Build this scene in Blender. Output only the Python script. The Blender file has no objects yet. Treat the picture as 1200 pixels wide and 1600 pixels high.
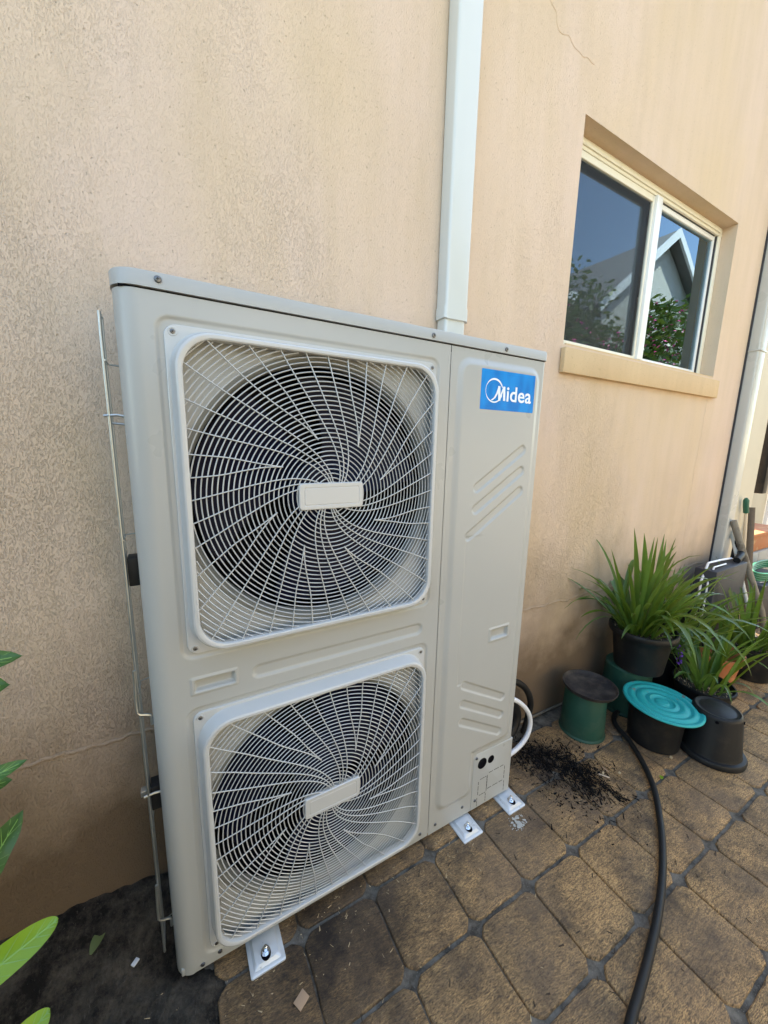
import bpy, bmesh, math, random
import numpy as np
from mathutils import Vector, Matrix, noise
R = math.radians
random.seed(7)
rng = np.random.default_rng(7)
sc = bpy.context.scene
COL = sc.collection

# ------------------------------------------------------------------ camera, light, exposure
CAMX, CAMY, CAMZ = (0.870855, -0.491106, 0.020631), (-0.069104, -0.163878, -0.984057), (0.486657, 0.855546, -0.176652)
cam = bpy.data.cameras.new('camera')
cam.sensor_fit = 'HORIZONTAL'; cam.sensor_width = 36.0; cam.lens = 17.8638
cam.clip_start = 0.02; cam.clip_end = 300
co = bpy.data.objects.new('camera', cam); COL.objects.link(co); sc.camera = co
_m = Matrix(((CAMX[0], -CAMY[0], -CAMZ[0]), (CAMX[1], -CAMY[1], -CAMZ[1]), (CAMX[2], -CAMY[2], -CAMZ[2])))
co.matrix_world = Matrix.Translation(Vector((0.05520, -0.71901, 1.10050))) @ _m.to_4x4()

SUN_EL, SUN_ROT = R(58), R(20)
w = bpy.data.worlds.new('World'); sc.world = w; w.use_nodes = True
nt = w.node_tree; nt.nodes.clear()
sky = nt.nodes.new('ShaderNodeTexSky'); sky.sky_type = 'NISHITA'; sky.sun_disc = False
sky.sun_elevation = SUN_EL; sky.sun_rotation = SUN_ROT; sky.dust_density = .7; sky.ozone_density = 1.6; sky.air_density = 1.0
bg = nt.nodes.new('ShaderNodeBackground'); bg.inputs['Strength'].default_value = 0.15
wo = nt.nodes.new('ShaderNodeOutputWorld')
nt.links.new(sky.outputs[0], bg.inputs[0]); nt.links.new(bg.outputs[0], wo.inputs[0])
sl = bpy.data.lights.new('sun', 'SUN'); sl.energy = 4.0; sl.angle = R(0.5); sl.color = (1.0, 0.95, 0.87)
so = bpy.data.objects.new('sun', sl); COL.objects.link(so)
sd = Vector((math.sin(SUN_ROT)*math.cos(SUN_EL), math.cos(SUN_ROT)*math.cos(SUN_EL), math.sin(SUN_EL)))
so.rotation_euler = sd.to_track_quat('Z', 'Y').to_euler(); so.location = (0, 6, 12)
vs = sc.view_settings
vs.view_transform = 'Standard'; vs.look = 'None'; vs.gamma = 1.0; vs.use_curve_mapping = False
vs.exposure = 2.55
vs.use_white_balance = True; vs.white_balance_temperature = 8000; vs.white_balance_tint = 6
sc.cycles.max_bounces = 8; sc.cycles.diffuse_bounces = 4

# ------------------------------------------------------------------ helpers
class MB:
    def __init__(s): s.v = []; s.f = []
    def add(s, vs_, fs_):
        b = len(s.v); s.v += [tuple(map(float, q)) for q in vs_]; s.f += [tuple(b+i for i in f) for f in fs_]; return s
    def box(s, x0, x1, y0, y1, z0, z1):
        return s.add([(x0,y0,z0),(x1,y0,z0),(x1,y1,z0),(x0,y1,z0),(x0,y0,z1),(x1,y0,z1),(x1,y1,z1),(x0,y1,z1)],
                     [(0,3,2,1),(4,5,6,7),(0,1,5,4),(1,2,6,5),(2,3,7,6),(3,0,4,7)])
    def bbox(s, x0, x1, y0, y1, z0, z1, b=.003, seg=2):
        bm = bmesh.new(); bmesh.ops.create_cube(bm, size=1)
        for q in bm.verts: q.co = Vector(((x0+x1)/2+q.co.x*(x1-x0), (y0+y1)/2+q.co.y*(y1-y0), (z0+z1)/2+q.co.z*(z1-z0)))
        bmesh.ops.bevel(bm, geom=bm.edges[:], offset=b, segments=seg, affect='EDGES', profile=.5)
        bm.verts.index_update(); s.add([q.co for q in bm.verts], [[q.index for q in f.verts] for f in bm.faces]); bm.free(); return s
    def loft(s, loops, cap0=True, cap1=True, closed=True):
        n = len(loops[0]); vs_ = [q for l in loops for q in l]; fs = []
        for k in range(len(loops)-1):
            for i in range(n if closed else n-1):
                j = (i+1) % n; fs.append((k*n+i, k*n+j, (k+1)*n+j, (k+1)*n+i))
        if cap0: fs.append(tuple(reversed(range(n))))
        if cap1: fs.append(tuple((len(loops)-1)*n+i for i in range(n)))
        return s.add(vs_, fs)
    def tube(s, pts, r, n=6, caps=True):
        pts = [Vector(q) for q in pts]
        if len(pts) < 2: return s
        loops = []; up = None
        for i, q in enumerate(pts):
            t = (pts[min(i+1, len(pts)-1)] - pts[max(i-1, 0)])
            if t.length < 1e-9: t = Vector((0,0,1))
            t.normalize()
            if up is None:
                up = Vector((0,0,1)) if abs(t.z) < .9 else Vector((1,0,0))
            a = t.cross(up); a.normalize(); b = a.cross(t); up = b
            rr = r[i] if isinstance(r, (list, tuple)) else r
            loops.append([q + a*math.cos(2*math.pi*k/n)*rr + b*math.sin(2*math.pi*k/n)*rr for k in range(n)])
        return s.loft(loops, caps, caps)
    def lathe(s, prof, c=(0,0,0), n=48, cap0=True, cap1=True, jit=None):
        loops = []
        for r, z in prof:
            loops.append([(c[0]+r*math.cos(2*math.pi*k/n), c[1]+r*math.sin(2*math.pi*k/n), c[2]+z) for k in range(n)])
        return s.loft(loops, cap0, cap1)
    def build(s, name, m, parent=None, smooth=35, flat=False, loc=None, uv=None):
        me = bpy.data.meshes.new(name)
        o = bpy.data.objects.new(name, me); COL.objects.link(o)
        V = np.array(s.v, dtype=float)
        if parent is not None:
            org = np.array(wloc(parent))
            o.parent = parent
            o.location = (0, 0, 0)
            o['_w'] = list(map(float, org))
        else:
            if loc is None: loc = ((V[:,0].min()+V[:,0].max())/2, (V[:,1].min()+V[:,1].max())/2, V[:,2].min())
            org = np.array(loc, dtype=float); o.location = org; o['_w'] = list(map(float, org))
        V = V - org
        me.from_pydata(V.tolist(), [], s.f); me.update()
        if m: me.materials.append(m)
        if not flat:
            me.shade_smooth()
            me.set_sharp_from_angle(angle=R(smooth))
        return o
def wloc(o): return tuple(o['_w'])
def empty(name, loc, label, cat, group=None):
    o = bpy.data.objects.new(name, None); COL.objects.link(o); o.location = loc; o['_w'] = list(map(float, loc))
    o.empty_display_size = .05
    return tag(o, label, cat, group)
def tag(o, label=None, cat=None, group=None, kind=None):
    if label: o['label'] = label
    if cat: o['category'] = cat
    if group: o['group'] = group
    if kind: o['kind'] = kind
    return o
def rrect(cx, cz, a, b, r, y, n=8):
    out = []
    for (sx, sz, a0) in ((1,1,0),(-1,1,90),(-1,-1,180),(1,-1,270)):
        for k in range(n+1):
            t = R(a0 + 90*k/n)
            out.append((cx+sx*(a-r)+r*math.cos(t), y, cz+sz*(b-r)+r*math.sin(t)))
    return out[::-1]
def sdf_rr(X, Z, cx, cz, a, b, r):
    qx = np.abs(X-cx)-a+r; qz = np.abs(Z-cz)-b+r
    return np.hypot(np.maximum(qx,0), np.maximum(qz,0)) + np.minimum(np.maximum(qx,qz),0) - r
def sdf_seg(X, Z, p, q, r):
    px, pz = X-p[0], Z-p[1]; dx, dz = q[0]-p[0], q[1]-p[1]
    h = np.clip((px*dx+pz*dz)/(dx*dx+dz*dz), 0, 1)
    return np.hypot(px-h*dx, pz-h*dz)-r
def sstep(e0, e1, x):
    t = np.clip((x-e0)/(e1-e0), 0, 1); return t*t*(3-2*t)

# ------------------------------------------------------------------ materials
def newmat(name):
    m = bpy.data.materials.new(name); m.use_nodes = True
    n = m.node_tree.nodes; b = n['Principled BSDF']; return m, m.node_tree, b
def N(nt_, typ, **kw):
    n = nt_.nodes.new(typ)
    for k, v in kw.items():
        if k.startswith('i_'): n.inputs[k[2:].replace('_', ' ')].default_value = v
        else: setattr(n, k, v)
    return n
def mapping(nt_, scale=(1,1,1), rot=(0,0,0), coord='pos'):
    if coord == 'pos': src = N(nt_, 'ShaderNodeNewGeometry').outputs['Position']
    else: src = N(nt_, 'ShaderNodeTexCoord').outputs['Object']
    mp = N(nt_, 'ShaderNodeMapping'); mp.inputs['Scale'].default_value = scale; mp.inputs['Rotation'].default_value = rot
    nt_.links.new(src, mp.inputs[0]); return mp.outputs[0]
def noise_t(nt_, vec, scale, detail=3, rough=.55):
    n = N(nt_, 'ShaderNodeTexNoise'); n.inputs['Scale'].default_value = scale; n.inputs['Detail'].default_value = detail
    n.inputs['Roughness'].default_value = rough
    if vec is not None: nt_.links.new(vec, n.inputs['Vector'])
    return n.outputs['Fac']
def ramp(nt_, fac, stops):
    r = N(nt_, 'ShaderNodeValToRGB'); e = r.color_ramp.elements
    e[0].position, e[0].color = stops[0][0], (*stops[0][1], 1) if len(stops[0][1]) == 3 else stops[0][1]
    e[1].position, e[1].color = stops[-1][0], (*stops[-1][1], 1)
    for p, c in stops[1:-1]:
        q = e.new(p); q.color = (*c, 1)
    nt_.links.new(fac, r.inputs[0]); return r.outputs[0]
def mix(nt_, fac, a, b, mode='MIX'):
    n = N(nt_, 'ShaderNodeMix', data_type='RGBA', blend_type=mode)
    for sock, val in ((n.inputs[0], fac), (n.inputs[6], a), (n.inputs[7], b)):
        if isinstance(val, bpy.types.NodeSocket): nt_.links.new(val, sock)
        elif isinstance(val, (int, float)): sock.default_value = val
        else: sock.default_value = (*val, 1)
    return n.outputs[2]
def bump(nt_, h, strength, dist, prev=None):
    n = N(nt_, 'ShaderNodeBump'); n.inputs['Strength'].default_value = strength; n.inputs['Distance'].default_value = dist
    nt_.links.new(h, n.inputs['Height'])
    if prev is not None: nt_.links.new(prev, n.inputs['Normal'])
    return n.outputs[0]
def G(v): return (v, v, v)
def simple(name, col, rough=.5, metal=0, var=.12, vscale=30, bmp=0, bscale=200, spec=None, dirt=None, dscale=6, dpos=(.5,.62), bdist=.001):
    m, t, b = newmat(name)
    f = noise_t(t, mapping(t), vscale, 4)
    c = mix(t, f, tuple(x*(1-var) for x in col), tuple(min(1, x*(1+var)) for x in col))
    if dirt:
        g = ramp(t, noise_t(t, mapping(t), dscale, 6, .65), [(dpos[0], G(0)), (dpos[1], G(1))])
        c = mix(t, g, c, dirt)
    t.links.new(c, b.inputs['Base Color'])
    rr = ramp(t, f, [(.3, G(max(0, rough-.07))), (.7, G(min(1, rough+.07)))]); t.links.new(rr, b.inputs['Roughness'])
    b.inputs['Metallic'].default_value = metal
    if spec is not None: b.inputs['Specular IOR Level'].default_value = spec
    if bmp: t.links.new(bump(t, noise_t(t, mapping(t), bscale, 3), bmp, bdist), b.inputs['Normal'])
    return m

def stucco(name, ca, cb, pit, drag=1.0, depth=.0019):
    m, t, b = newmat(name)
    big = noise_t(t, mapping(t, (1, 1, .45)), 2.2, 5, .6)
    streak = noise_t(t, mapping(t, (9, 9, 1.1)), 2.0, 5, .6)
    c = mix(t, ramp(t, big, [(.32, G(0)), (.7, G(1))]), ca, cb)
    c = mix(t, ramp(t, streak, [(.42, G(0)), (.75, G(.35))]), c, tuple(x*.82 for x in cb))
    worm = noise_t(t, mapping(t, (520, 520, 210)), 1.0, 3, .6)
    grain = noise_t(t, mapping(t, (1, 1, .7)), 560, 3, .7)
    wr = ramp(t, worm, [(.34, G(0)), (.50, G(1))])
    # how deep the trowel drag marks are varies over the wall
    sx = N(t, 'ShaderNodeSeparateXYZ'); t.links.new(mapping(t), sx.inputs[0])
    ma = N(t, 'ShaderNodeMath', operation='MULTIPLY_ADD'); t.links.new(sx.outputs[0], ma.inputs[0]); ma.inputs[1].default_value = -.07
    t.links.new(noise_t(t, mapping(t, (1, 1, .6)), 3.1, 3), ma.inputs[2])
    mz = N(t, 'ShaderNodeMath', operation='MULTIPLY_ADD'); t.links.new(sx.outputs[2], mz.inputs[0]); mz.inputs[1].default_value = -.30
    t.links.new(ma.outputs[0], mz.inputs[2])
    ar0 = ramp(t, mz.outputs[0], [(.0, G(.30)), (.32, G(.95))])
    ar = mix(t, ramp(t, sx.outputs[2], [(.455, G(.75)), (.462, G(0))]), ar0, G(.38))
    wr2 = mix(t, ar, G(1), wr)
    pits = ramp(t, noise_t(t, mapping(t, (1, 1, .6)), 230, 1, .4), [(.24, G(0)), (.31, G(1))])
    inv = N(t, 'ShaderNodeMath', operation='SUBTRACT'); inv.inputs[0].default_value = 1.0; t.links.new(wr2, inv.inputs[1])
    k = N(t, 'ShaderNodeMath', operation='MULTIPLY'); t.links.new(inv.outputs[0], k.inputs[0]); k.inputs[1].default_value = .08
    c = mix(t, k.outputs[0], c, pit)
    inv2 = N(t, 'ShaderNodeMath', operation='SUBTRACT'); inv2.inputs[0].default_value = 1.0; t.links.new(pits, inv2.inputs[1])
    k2 = N(t, 'ShaderNodeMath', operation='MULTIPLY'); t.links.new(inv2.outputs[0], k2.inputs[0]); k2.inputs[1].default_value = .38
    c = mix(t, k2.outputs[0], c, pit)
    spk = ramp(t, noise_t(t, mapping(t, (1, 1, .7)), 380, 2, .5), [(.28, G(.42)), (.36, G(0))])
    dens = ramp(t, noise_t(t, mapping(t, (1, 1, .4)), 4.5, 4), [(.35, G(.15)), (.65, G(1))])
    c = mix(t, mix(t, dens, G(0), spk), c, pit)
    # soil splash near the ground, carried higher to paint in the lower wall's shade
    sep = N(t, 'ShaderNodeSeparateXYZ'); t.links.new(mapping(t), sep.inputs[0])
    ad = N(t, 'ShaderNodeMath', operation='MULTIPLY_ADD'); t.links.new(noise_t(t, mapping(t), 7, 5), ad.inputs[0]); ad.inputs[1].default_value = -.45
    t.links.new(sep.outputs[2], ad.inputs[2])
    splash_shade = ramp(t, ad.outputs[0], [(.0, G(.9)), (.16, G(.55)), (.52, G(0))])
    c = mix(t, splash_shade, c, (.13, .085, .05))
    t.links.new(c, b.inputs['Base Color']); b.inputs['Roughness'].default_value = .9
    b.inputs['Specular IOR Level'].default_value = .25
    n1 = bump(t, wr2, .9*drag, depth)
    n2 = bump(t, grain, .7, .0013, n1)
    n3 = bump(t, pits, .6, .0012, n2)
    t.links.new(n3, b.inputs['Normal'])
    return m

M = {}
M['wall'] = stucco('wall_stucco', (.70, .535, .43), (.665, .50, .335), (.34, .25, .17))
M['sill'] = stucco('sill_stucco', (.68, .50, .30), (.62, .44, .26), (.28, .19, .10), .8, .0014)
M['wall_pale'] = simple('pale_render', (.62, .56, .44), .85, var=.08, vscale=5, bmp=.3, bscale=300)
M['steel'] = simple('painted_steel', (.415, .415, .395), .33, var=.012, vscale=6, bmp=.05, bscale=350, bdist=.0003, spec=.5)
M['plastic'] = simple('grille_plastic', (.52, .52, .51), .20, var=.01, vscale=10, bmp=.04, bscale=500, bdist=.0002, spec=.6)
M['zinc'] = simple('galvanised_wire', (.48, .50, .49), .35, metal=.85, var=.15, vscale=60)
M['screwm'] = simple('dark_screw', (.16, .16, .165), .35, metal=.8)
M['foot'] = simple('foot_steel', (.62, .64, .66), .32, metal=.15, var=.04, vscale=30, dirt=(.25,.22,.18), dscale=60, dpos=(.66,.74))
M['bolt'] = simple('zinc_bolt', (.78, .80, .82), .16, metal=1, var=.05)
M['black'] = simple('cavity_black', (.004, .004, .006), .6, spec=.05, var=.1)
M['rubber'] = simple('black_rubber', (.012, .012, .0125), .55, spec=.3, var=.3, vscale=25, bmp=.2, bscale=80)
M['blade'] = simple('fan_blade', (.004, .006, .022), .35, spec=.12, var=.1)
M['bell'] = simple('bellmouth', (.20, .20, .18), .5, var=.04)
M['blackmark'] = simple('cut_line', (.03, .028, .025), .8)
M['knock'] = M['blackmark']
M['pvc'] = simple('downpipe_paint', (.60, .61, .58), .2, var=.03, vscale=4, dirt=(.5,.45,.36), dscale=9, dpos=(.68,.8), spec=.6)
M['pvc2'] = simple('side_downpipe_paint', (.47, .46, .42), .3, var=.04, vscale=4, dirt=(.5,.4,.3), dscale=14, dpos=(.66,.74))
M['alu'] = simple('window_aluminium', (.78, .74, .62), .4, var=.03, vscale=9, dirt=(.45,.4,.3), dscale=30, dpos=(.68,.8))
M['aluw'] = simple('window_aluminium_white', (.80, .80, .78), .35, var=.03, vscale=9)
M['blackseal'] = simple('glazing_seal', (.03,.03,.035), .6)
M['potblack'] = simple('black_pot_plastic', (.009, .0095, .0105), .5, spec=.3, var=.3, vscale=9, dirt=(.028,.025,.021), dscale=11, dpos=(.52,.72), bmp=.1, bscale=60)
M['potgreen'] = simple('green_pot_plastic', (.012, .062, .043), .5, spec=.3, var=.22, vscale=8, dirt=(.045,.085,.06), dscale=9, dpos=(.5,.75), bmp=.1, bscale=50)
M['saucer'] = simple('dusty_saucer', (.024, .021, .022), .6, spec=.3, var=.3, vscale=20, dirt=(.085,.07,.06), dscale=14, dpos=(.48,.7), bmp=.25, bscale=90)
M['teal'] = simple('teal_plastic', (.0, .33, .33), .42, var=.10, vscale=7, dirt=(.14,.16,.15), dscale=16, dpos=(.60,.66), spec=.3)
M['terra'] = simple('terracotta', (.42, .15, .06), .7, var=.15, vscale=14, dirt=(.5,.3,.15), dscale=20, dpos=(.55,.7), bmp=.2, bscale=80)
M['concrete'] = simple('pale_concrete', (.42, .40, .36), .9, var=.15, vscale=15, bmp=.4, bscale=150)
M['mulch'] = simple('mulch', (.05, .034, .022), .95, var=.7, vscale=60, bmp=1, bscale=120, bdist=.004)
M['purple'] = simple('purple_petal', (.13, .02, .32), .5)
M['pink'] = simple('pink_petal', (.80, .05, .32), .5)
M['yellow'] = simple('yellow_leaf', (.75, .42, .03), .5)
M['bark'] = simple('bark', (.10, .065, .04), .85, var=.3, vscale=40, bmp=.6, bscale=90, bdist=.003)
M['greypipe'] = simple('grey_pole', (.20, .175, .14), .6, var=.25, vscale=30, dirt=(.1,.08,.06), dscale=20)
M['whitestick'] = simple('white_pole', (.62, .60, .54), .45, var=.1, vscale=30, dirt=(.3,.25,.2), dscale=40, dpos=(.58,.7))
M['wood'] = simple('old_wood', (.12, .09, .065), .8, var=.3, vscale=50, bmp=.5, bscale=60)
M['greengrip'] = simple('green_grip', (.01, .10, .06), .45)
M['brass'] = simple('tan_pole', (.62, .50, .36), .35, var=.08)
M['white'] = simple('white_paint', (.78, .78, .80), .4, var=.05, vscale=9)
M['fence'] = simple('fence_paint', (.50, .45, .36), .8, var=.15, vscale=6, bmp=.3, bscale=60)
M['brickwall'] = simple('neighbour_render', (.50, .49, .47), .85, var=.08, vscale=4)
M['rooftile'] = simple('grey_roof', (.22, .21, .21), .8, var=.2, vscale=6)
M['chip'] = simple('wood_chip', (.50, .37, .22), .8, var=.4, vscale=30)
M['card'] = simple('cardboard_chip', (.42, .27, .17), .8, var=.1)
M['char'] = simple('black_mulch', (.008, .007, .007), .8, spec=.1, var=.5, vscale=40)
M['room'] = simple('room_paint', (.40, .37, .30), .9, var=.03)
M['blind'] = simple('dark_blind', (.10, .095, .09), .8, var=.05)
M['rail'] = simple('rail_wood', (.62, .47, .34), .6)
M['crate'] = simple('dark_crate', (.035, .035, .042), .6, var=.3, vscale=12)
M['hosegreen'] = simple('green_hose', (.02, .16, .09), .4)

def leafmat(name, ca, cb, tint=(.5,.7,.1), trans=.25, rough=.38):
    m, t, b = newmat(name)
    oi = N(t, 'ShaderNodeObjectInfo')
    f = noise_t(t, mapping(t), 18, 3)
    ad = N(t, 'ShaderNodeMath', operation='MULTIPLY_ADD'); t.links.new(oi.outputs['Random'], ad.inputs[0]); ad.inputs[1].default_value = .6
    sb = N(t, 'ShaderNodeMath', operation='SUBTRACT'); t.links.new(f, sb.inputs[0]); sb.inputs[1].default_value = .3
    t.links.new(sb.outputs[0], ad.inputs[2])
    c = mix(t, ad.outputs[0], ca, cb)
    t.links.new(c, b.inputs['Base Color']); b.inputs['Roughness'].default_value = rough
    tr = N(t, 'ShaderNodeBsdfTranslucent'); t.links.new(mix(t, .5, c, tint), tr.inputs[0])
    ms = N(t, 'ShaderNodeMixShader'); ms.inputs[0].default_value = trans
    out = t.nodes['Material Output']
    t.links.new(b.outputs[0], ms.inputs[1]); t.links.new(tr.outputs[0], ms.inputs[2]); t.links.new(ms.outputs[0], out.inputs[0])
    t.links.new(bump(t, noise_t(t, mapping(t), 150, 2), .2, .001), b.inputs['Normal'])
    return m
M['strap'] = leafmat('strap_leaf', (.022, .060, .008), (.095, .165, .018))
M['strap2'] = leafmat('bright_strap_leaf', (.04, .105, .018), (.10, .20, .035))
M['hedge'] = leafmat('hedge_leaf', (.022, .055, .015), (.07, .13, .03))
M['darkleaf'] = leafmat('dark_leaf', (.02, .085, .022), (.04, .14, .03))
M['limeleaf'] = leafmat('lime_leaf', (.14, .27, .014), (.22, .37, .022), trans=.3)
M['vein'] = simple('leaf_vein', (.20, .36, .08), .5)
M['dryleaf'] = leafmat('fallen_leaf', (.13, .17, .06), (.20, .24, .10), trans=.1)

def tilemat():
    m, t, b = newmat('stamped_tile')
    oi = N(t, 'ShaderNodeObjectInfo')
    mp = N(t, 'ShaderNodeMapping'); mp.inputs['Scale'].default_value = (1, 1, 1)
    tc = N(t, 'ShaderNodeTexCoord'); t.links.new(tc.outputs['Object'], mp.inputs[0])
    comb = N(t, 'ShaderNodeCombineXYZ')
    mu = N(t, 'ShaderNodeMath', operation='MULTIPLY'); t.links.new(oi.outputs['Random'], mu.inputs[0]); mu.inputs[1].default_value = 37.0
    t.links.new(mu.outputs[0], comb.inputs[0]); t.links.new(comb.outputs[0], mp.inputs['Location'])
    mp2 = N(t, 'ShaderNodeMapping'); mp2.inputs['Rotation'].default_value = (0, 0, R(38)); mp2.inputs['Scale'].default_value = (150, 800, 150)
    mr = N(t, 'ShaderNodeMath', operation='MULTIPLY_ADD'); t.links.new(oi.outputs['Random'], mr.inputs[0]); mr.inputs[1].default_value = .9; mr.inputs[2].default_value = .3
    cr = N(t, 'ShaderNodeCombineXYZ'); t.links.new(mr.outputs[0], cr.inputs[2]); t.links.new(cr.outputs[0], mp2.inputs['Rotation'])
    t.links.new(mp.outputs[0], mp2.inputs[0])
    fib = noise_t(t, mp2.outputs[0], 1, 3, .6)
    mp3 = N(t, 'ShaderNodeMapping'); mp3.inputs['Scale'].default_value = (38, 230, 38); t.links.new(cr.outputs[0], mp3.inputs['Rotation']); t.links.new(mp.outputs[0], mp3.inputs[0])
    fib2 = noise_t(t, mp3.outputs[0], 1, 4, .7)
    blot = noise_t(t, mapping(t), 9, 6, .75)
    base = mix(t, oi.outputs['Random'], (.78, .455, .20), (.56, .335, .155))
    c = mix(t, ramp(t, fib, [(.36, G(.0)), (.62, G(1))]), tuple(x*.50 for x in (.19, .125, .07)), base)
    c = mix(t, ramp(t, fib2, [(.36, G(.75)), (.50, G(0))]), c, (.085, .058, .040))
    c = mix(t, ramp(t, fib2, [(.56, G(0)), (.70, G(.7))]), c, (.82, .50, .22))
    c = mix(t, ramp(t, blot, [(.44, G(0)), (.66, G(.85))]), c, (.075, .055, .040))
    bl2 = noise_t(t, mapping(t), 3.6, 4, .7)
    c = mix(t, ramp(t, bl2, [(.46, G(0)), (.62, G(.55))]), c, (.15, .105, .075))
    fine = noise_t(t, mapping(t), 260, 3, .6)
    c = mix(t, ramp(t, fine, [(.60, G(0)), (.72, G(.5))]), c, (.34, .26, .15))
    c = mix(t, ramp(t, fine, [(.30, G(.6)), (.40, G(0))]), c, (.03, .022, .018))
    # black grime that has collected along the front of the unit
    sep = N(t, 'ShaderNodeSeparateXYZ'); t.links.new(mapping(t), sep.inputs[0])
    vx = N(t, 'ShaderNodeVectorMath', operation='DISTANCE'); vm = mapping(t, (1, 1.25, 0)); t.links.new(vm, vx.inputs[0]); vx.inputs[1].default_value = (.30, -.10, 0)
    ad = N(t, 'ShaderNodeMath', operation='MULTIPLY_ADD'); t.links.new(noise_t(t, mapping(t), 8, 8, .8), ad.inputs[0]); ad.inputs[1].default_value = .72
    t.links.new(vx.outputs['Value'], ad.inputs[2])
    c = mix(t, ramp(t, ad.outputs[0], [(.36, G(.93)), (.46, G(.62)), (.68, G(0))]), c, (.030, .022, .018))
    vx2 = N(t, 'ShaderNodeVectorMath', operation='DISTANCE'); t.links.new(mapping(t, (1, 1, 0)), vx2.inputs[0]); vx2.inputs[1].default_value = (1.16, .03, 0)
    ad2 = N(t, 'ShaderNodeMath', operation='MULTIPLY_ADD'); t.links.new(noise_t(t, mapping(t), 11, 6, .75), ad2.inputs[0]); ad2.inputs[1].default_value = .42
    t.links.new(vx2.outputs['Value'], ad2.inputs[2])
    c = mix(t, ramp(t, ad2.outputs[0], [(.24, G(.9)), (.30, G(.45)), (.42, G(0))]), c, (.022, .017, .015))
    t.links.new(c, b.inputs['Base Color'])
    t.links.new(ramp(t, blot, [(.3, G(.62)), (.7, G(.78))]), b.inputs['Roughness'])
    b.inputs['Specular IOR Level'].default_value = .25
    n1 = bump(t, fib, 1, .0018); n1 = bump(t, fib2, .7, .003, n1); n2 = bump(t, fine, .35, .0008, n1)
    n3 = bump(t, noise_t(t, mapping(t), 22, 3), .5, .004, n2)
    t.links.new(n3, b.inputs['Normal'])
    return m
M['tile'] = tilemat()
def groutmat():
    m, t, b = newmat('grout')
    f = noise_t(t, mapping(t), 30, 6, .7); g = noise_t(t, mapping(t), 400, 2)
    b.inputs['Specular IOR Level'].default_value = .15
    c = mix(t, ramp(t, f, [(.35, G(0)), (.65, G(1))]), (.055, .046, .037), (.19, .165, .135))
    c = mix(t, ramp(t, g, [(.6, G(0)), (.7, G(.5))]), c, (.25, .23, .2))
    t.links.new(c, b.inputs['Base Color']); b.inputs['Roughness'].default_value = .85
    t.links.new(bump(t, g, .6, .001, bump(t, f, .7, .003)), b.inputs['Normal'])
    return m
M['grout'] = groutmat()
def soilmat():
    m, t, b = newmat('black_soil')
    f = noise_t(t, mapping(t), 10, 9, .8); g = noise_t(t, mapping(t, (1, .35, 1), (0, 0, R(40))), 190, 3, .65)
    c = mix(t, ramp(t, f, [(.42, G(0)), (.62, G(1))]), (.012, .010, .009), (.105, .088, .070))
    c = mix(t, ramp(t, g, [(.62, G(0)), (.72, G(.6))]), c, (.13, .115, .10))
    t.links.new(c, b.inputs['Base Color']); b.inputs['Roughness'].default_value = .75; b.inputs['Specular IOR Level'].default_value = .2
    t.links.new(bump(t, g, 1, .004, bump(t, f, 1, .014)), b.inputs['Normal'])
    return m
M['soil'] = soilmat()
def glassmat(name, tint, rough=.0, ior=1.9):
    m, t, b = newmat(name)
    t.nodes.remove(b)
    tr = N(t, 'ShaderNodeBsdfTransparent'); tr.inputs[0].default_value = (*tint, 1)
    gl = N(t, 'ShaderNodeBsdfGlossy'); gl.inputs['Roughness'].default_value = rough; gl.inputs['Color'].default_value = (.58, .82, 1, 1)
    fr = N(t, 'ShaderNodeFresnel'); fr.inputs['IOR'].default_value = ior
    bu = bump(t, noise_t(t, mapping(t), 5, 1), .05, .002)
    t.links.new(bu, gl.inputs['Normal'])
    ms = N(t, 'ShaderNodeMixShader'); t.links.new(fr.outputs[0], ms.inputs[0])
    t.links.new(tr.outputs[0], ms.inputs[1]); t.links.new(gl.outputs[0], ms.inputs[2])
    t.links.new(ms.outputs[0], t.nodes['Material Output'].inputs[0])
    return m
M['glass'] = glassmat('window_glass', (.75, .78, .78), ior=2.3)
def screenmat():
    m, t, b = newmat('fly_screen')
    b.inputs['Base Color'].default_value = (.05, .05, .055, 1); b.inputs['Roughness'].default_value = .5
    tr = N(t, 'ShaderNodeBsdfTransparent')
    ms = N(t, 'ShaderNodeMixShader'); ms.inputs[0].default_value = .32
    t.links.new(tr.outputs[0], ms.inputs[1]); t.links.new(b.outputs[0], ms.inputs[2])
    t.links.new(ms.outputs[0], t.nodes['Material Output'].inputs[0]); return m
M['screen'] = screenmat()
def stickermat():
    m, t, b = newmat('blue_sticker')
    wv = noise_t(t, mapping(t, (1, 1, .45), (0, R(25), 0)), 38, 1, .3)
    c = mix(t, ramp(t, wv, [(.35, G(0)), (.65, G(1))]), (.0, .19, .56), (.0, .26, .68)); b.inputs['Specular IOR Level'].default_value = .15
    t.links.new(c, b.inputs['Base Color']); b.inputs['Roughness'].default_value = .3
    return m
M['sticker'] = stickermat()
M['print'] = simple('white_print', (.82, .86, .9), .4, var=.01)

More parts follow.
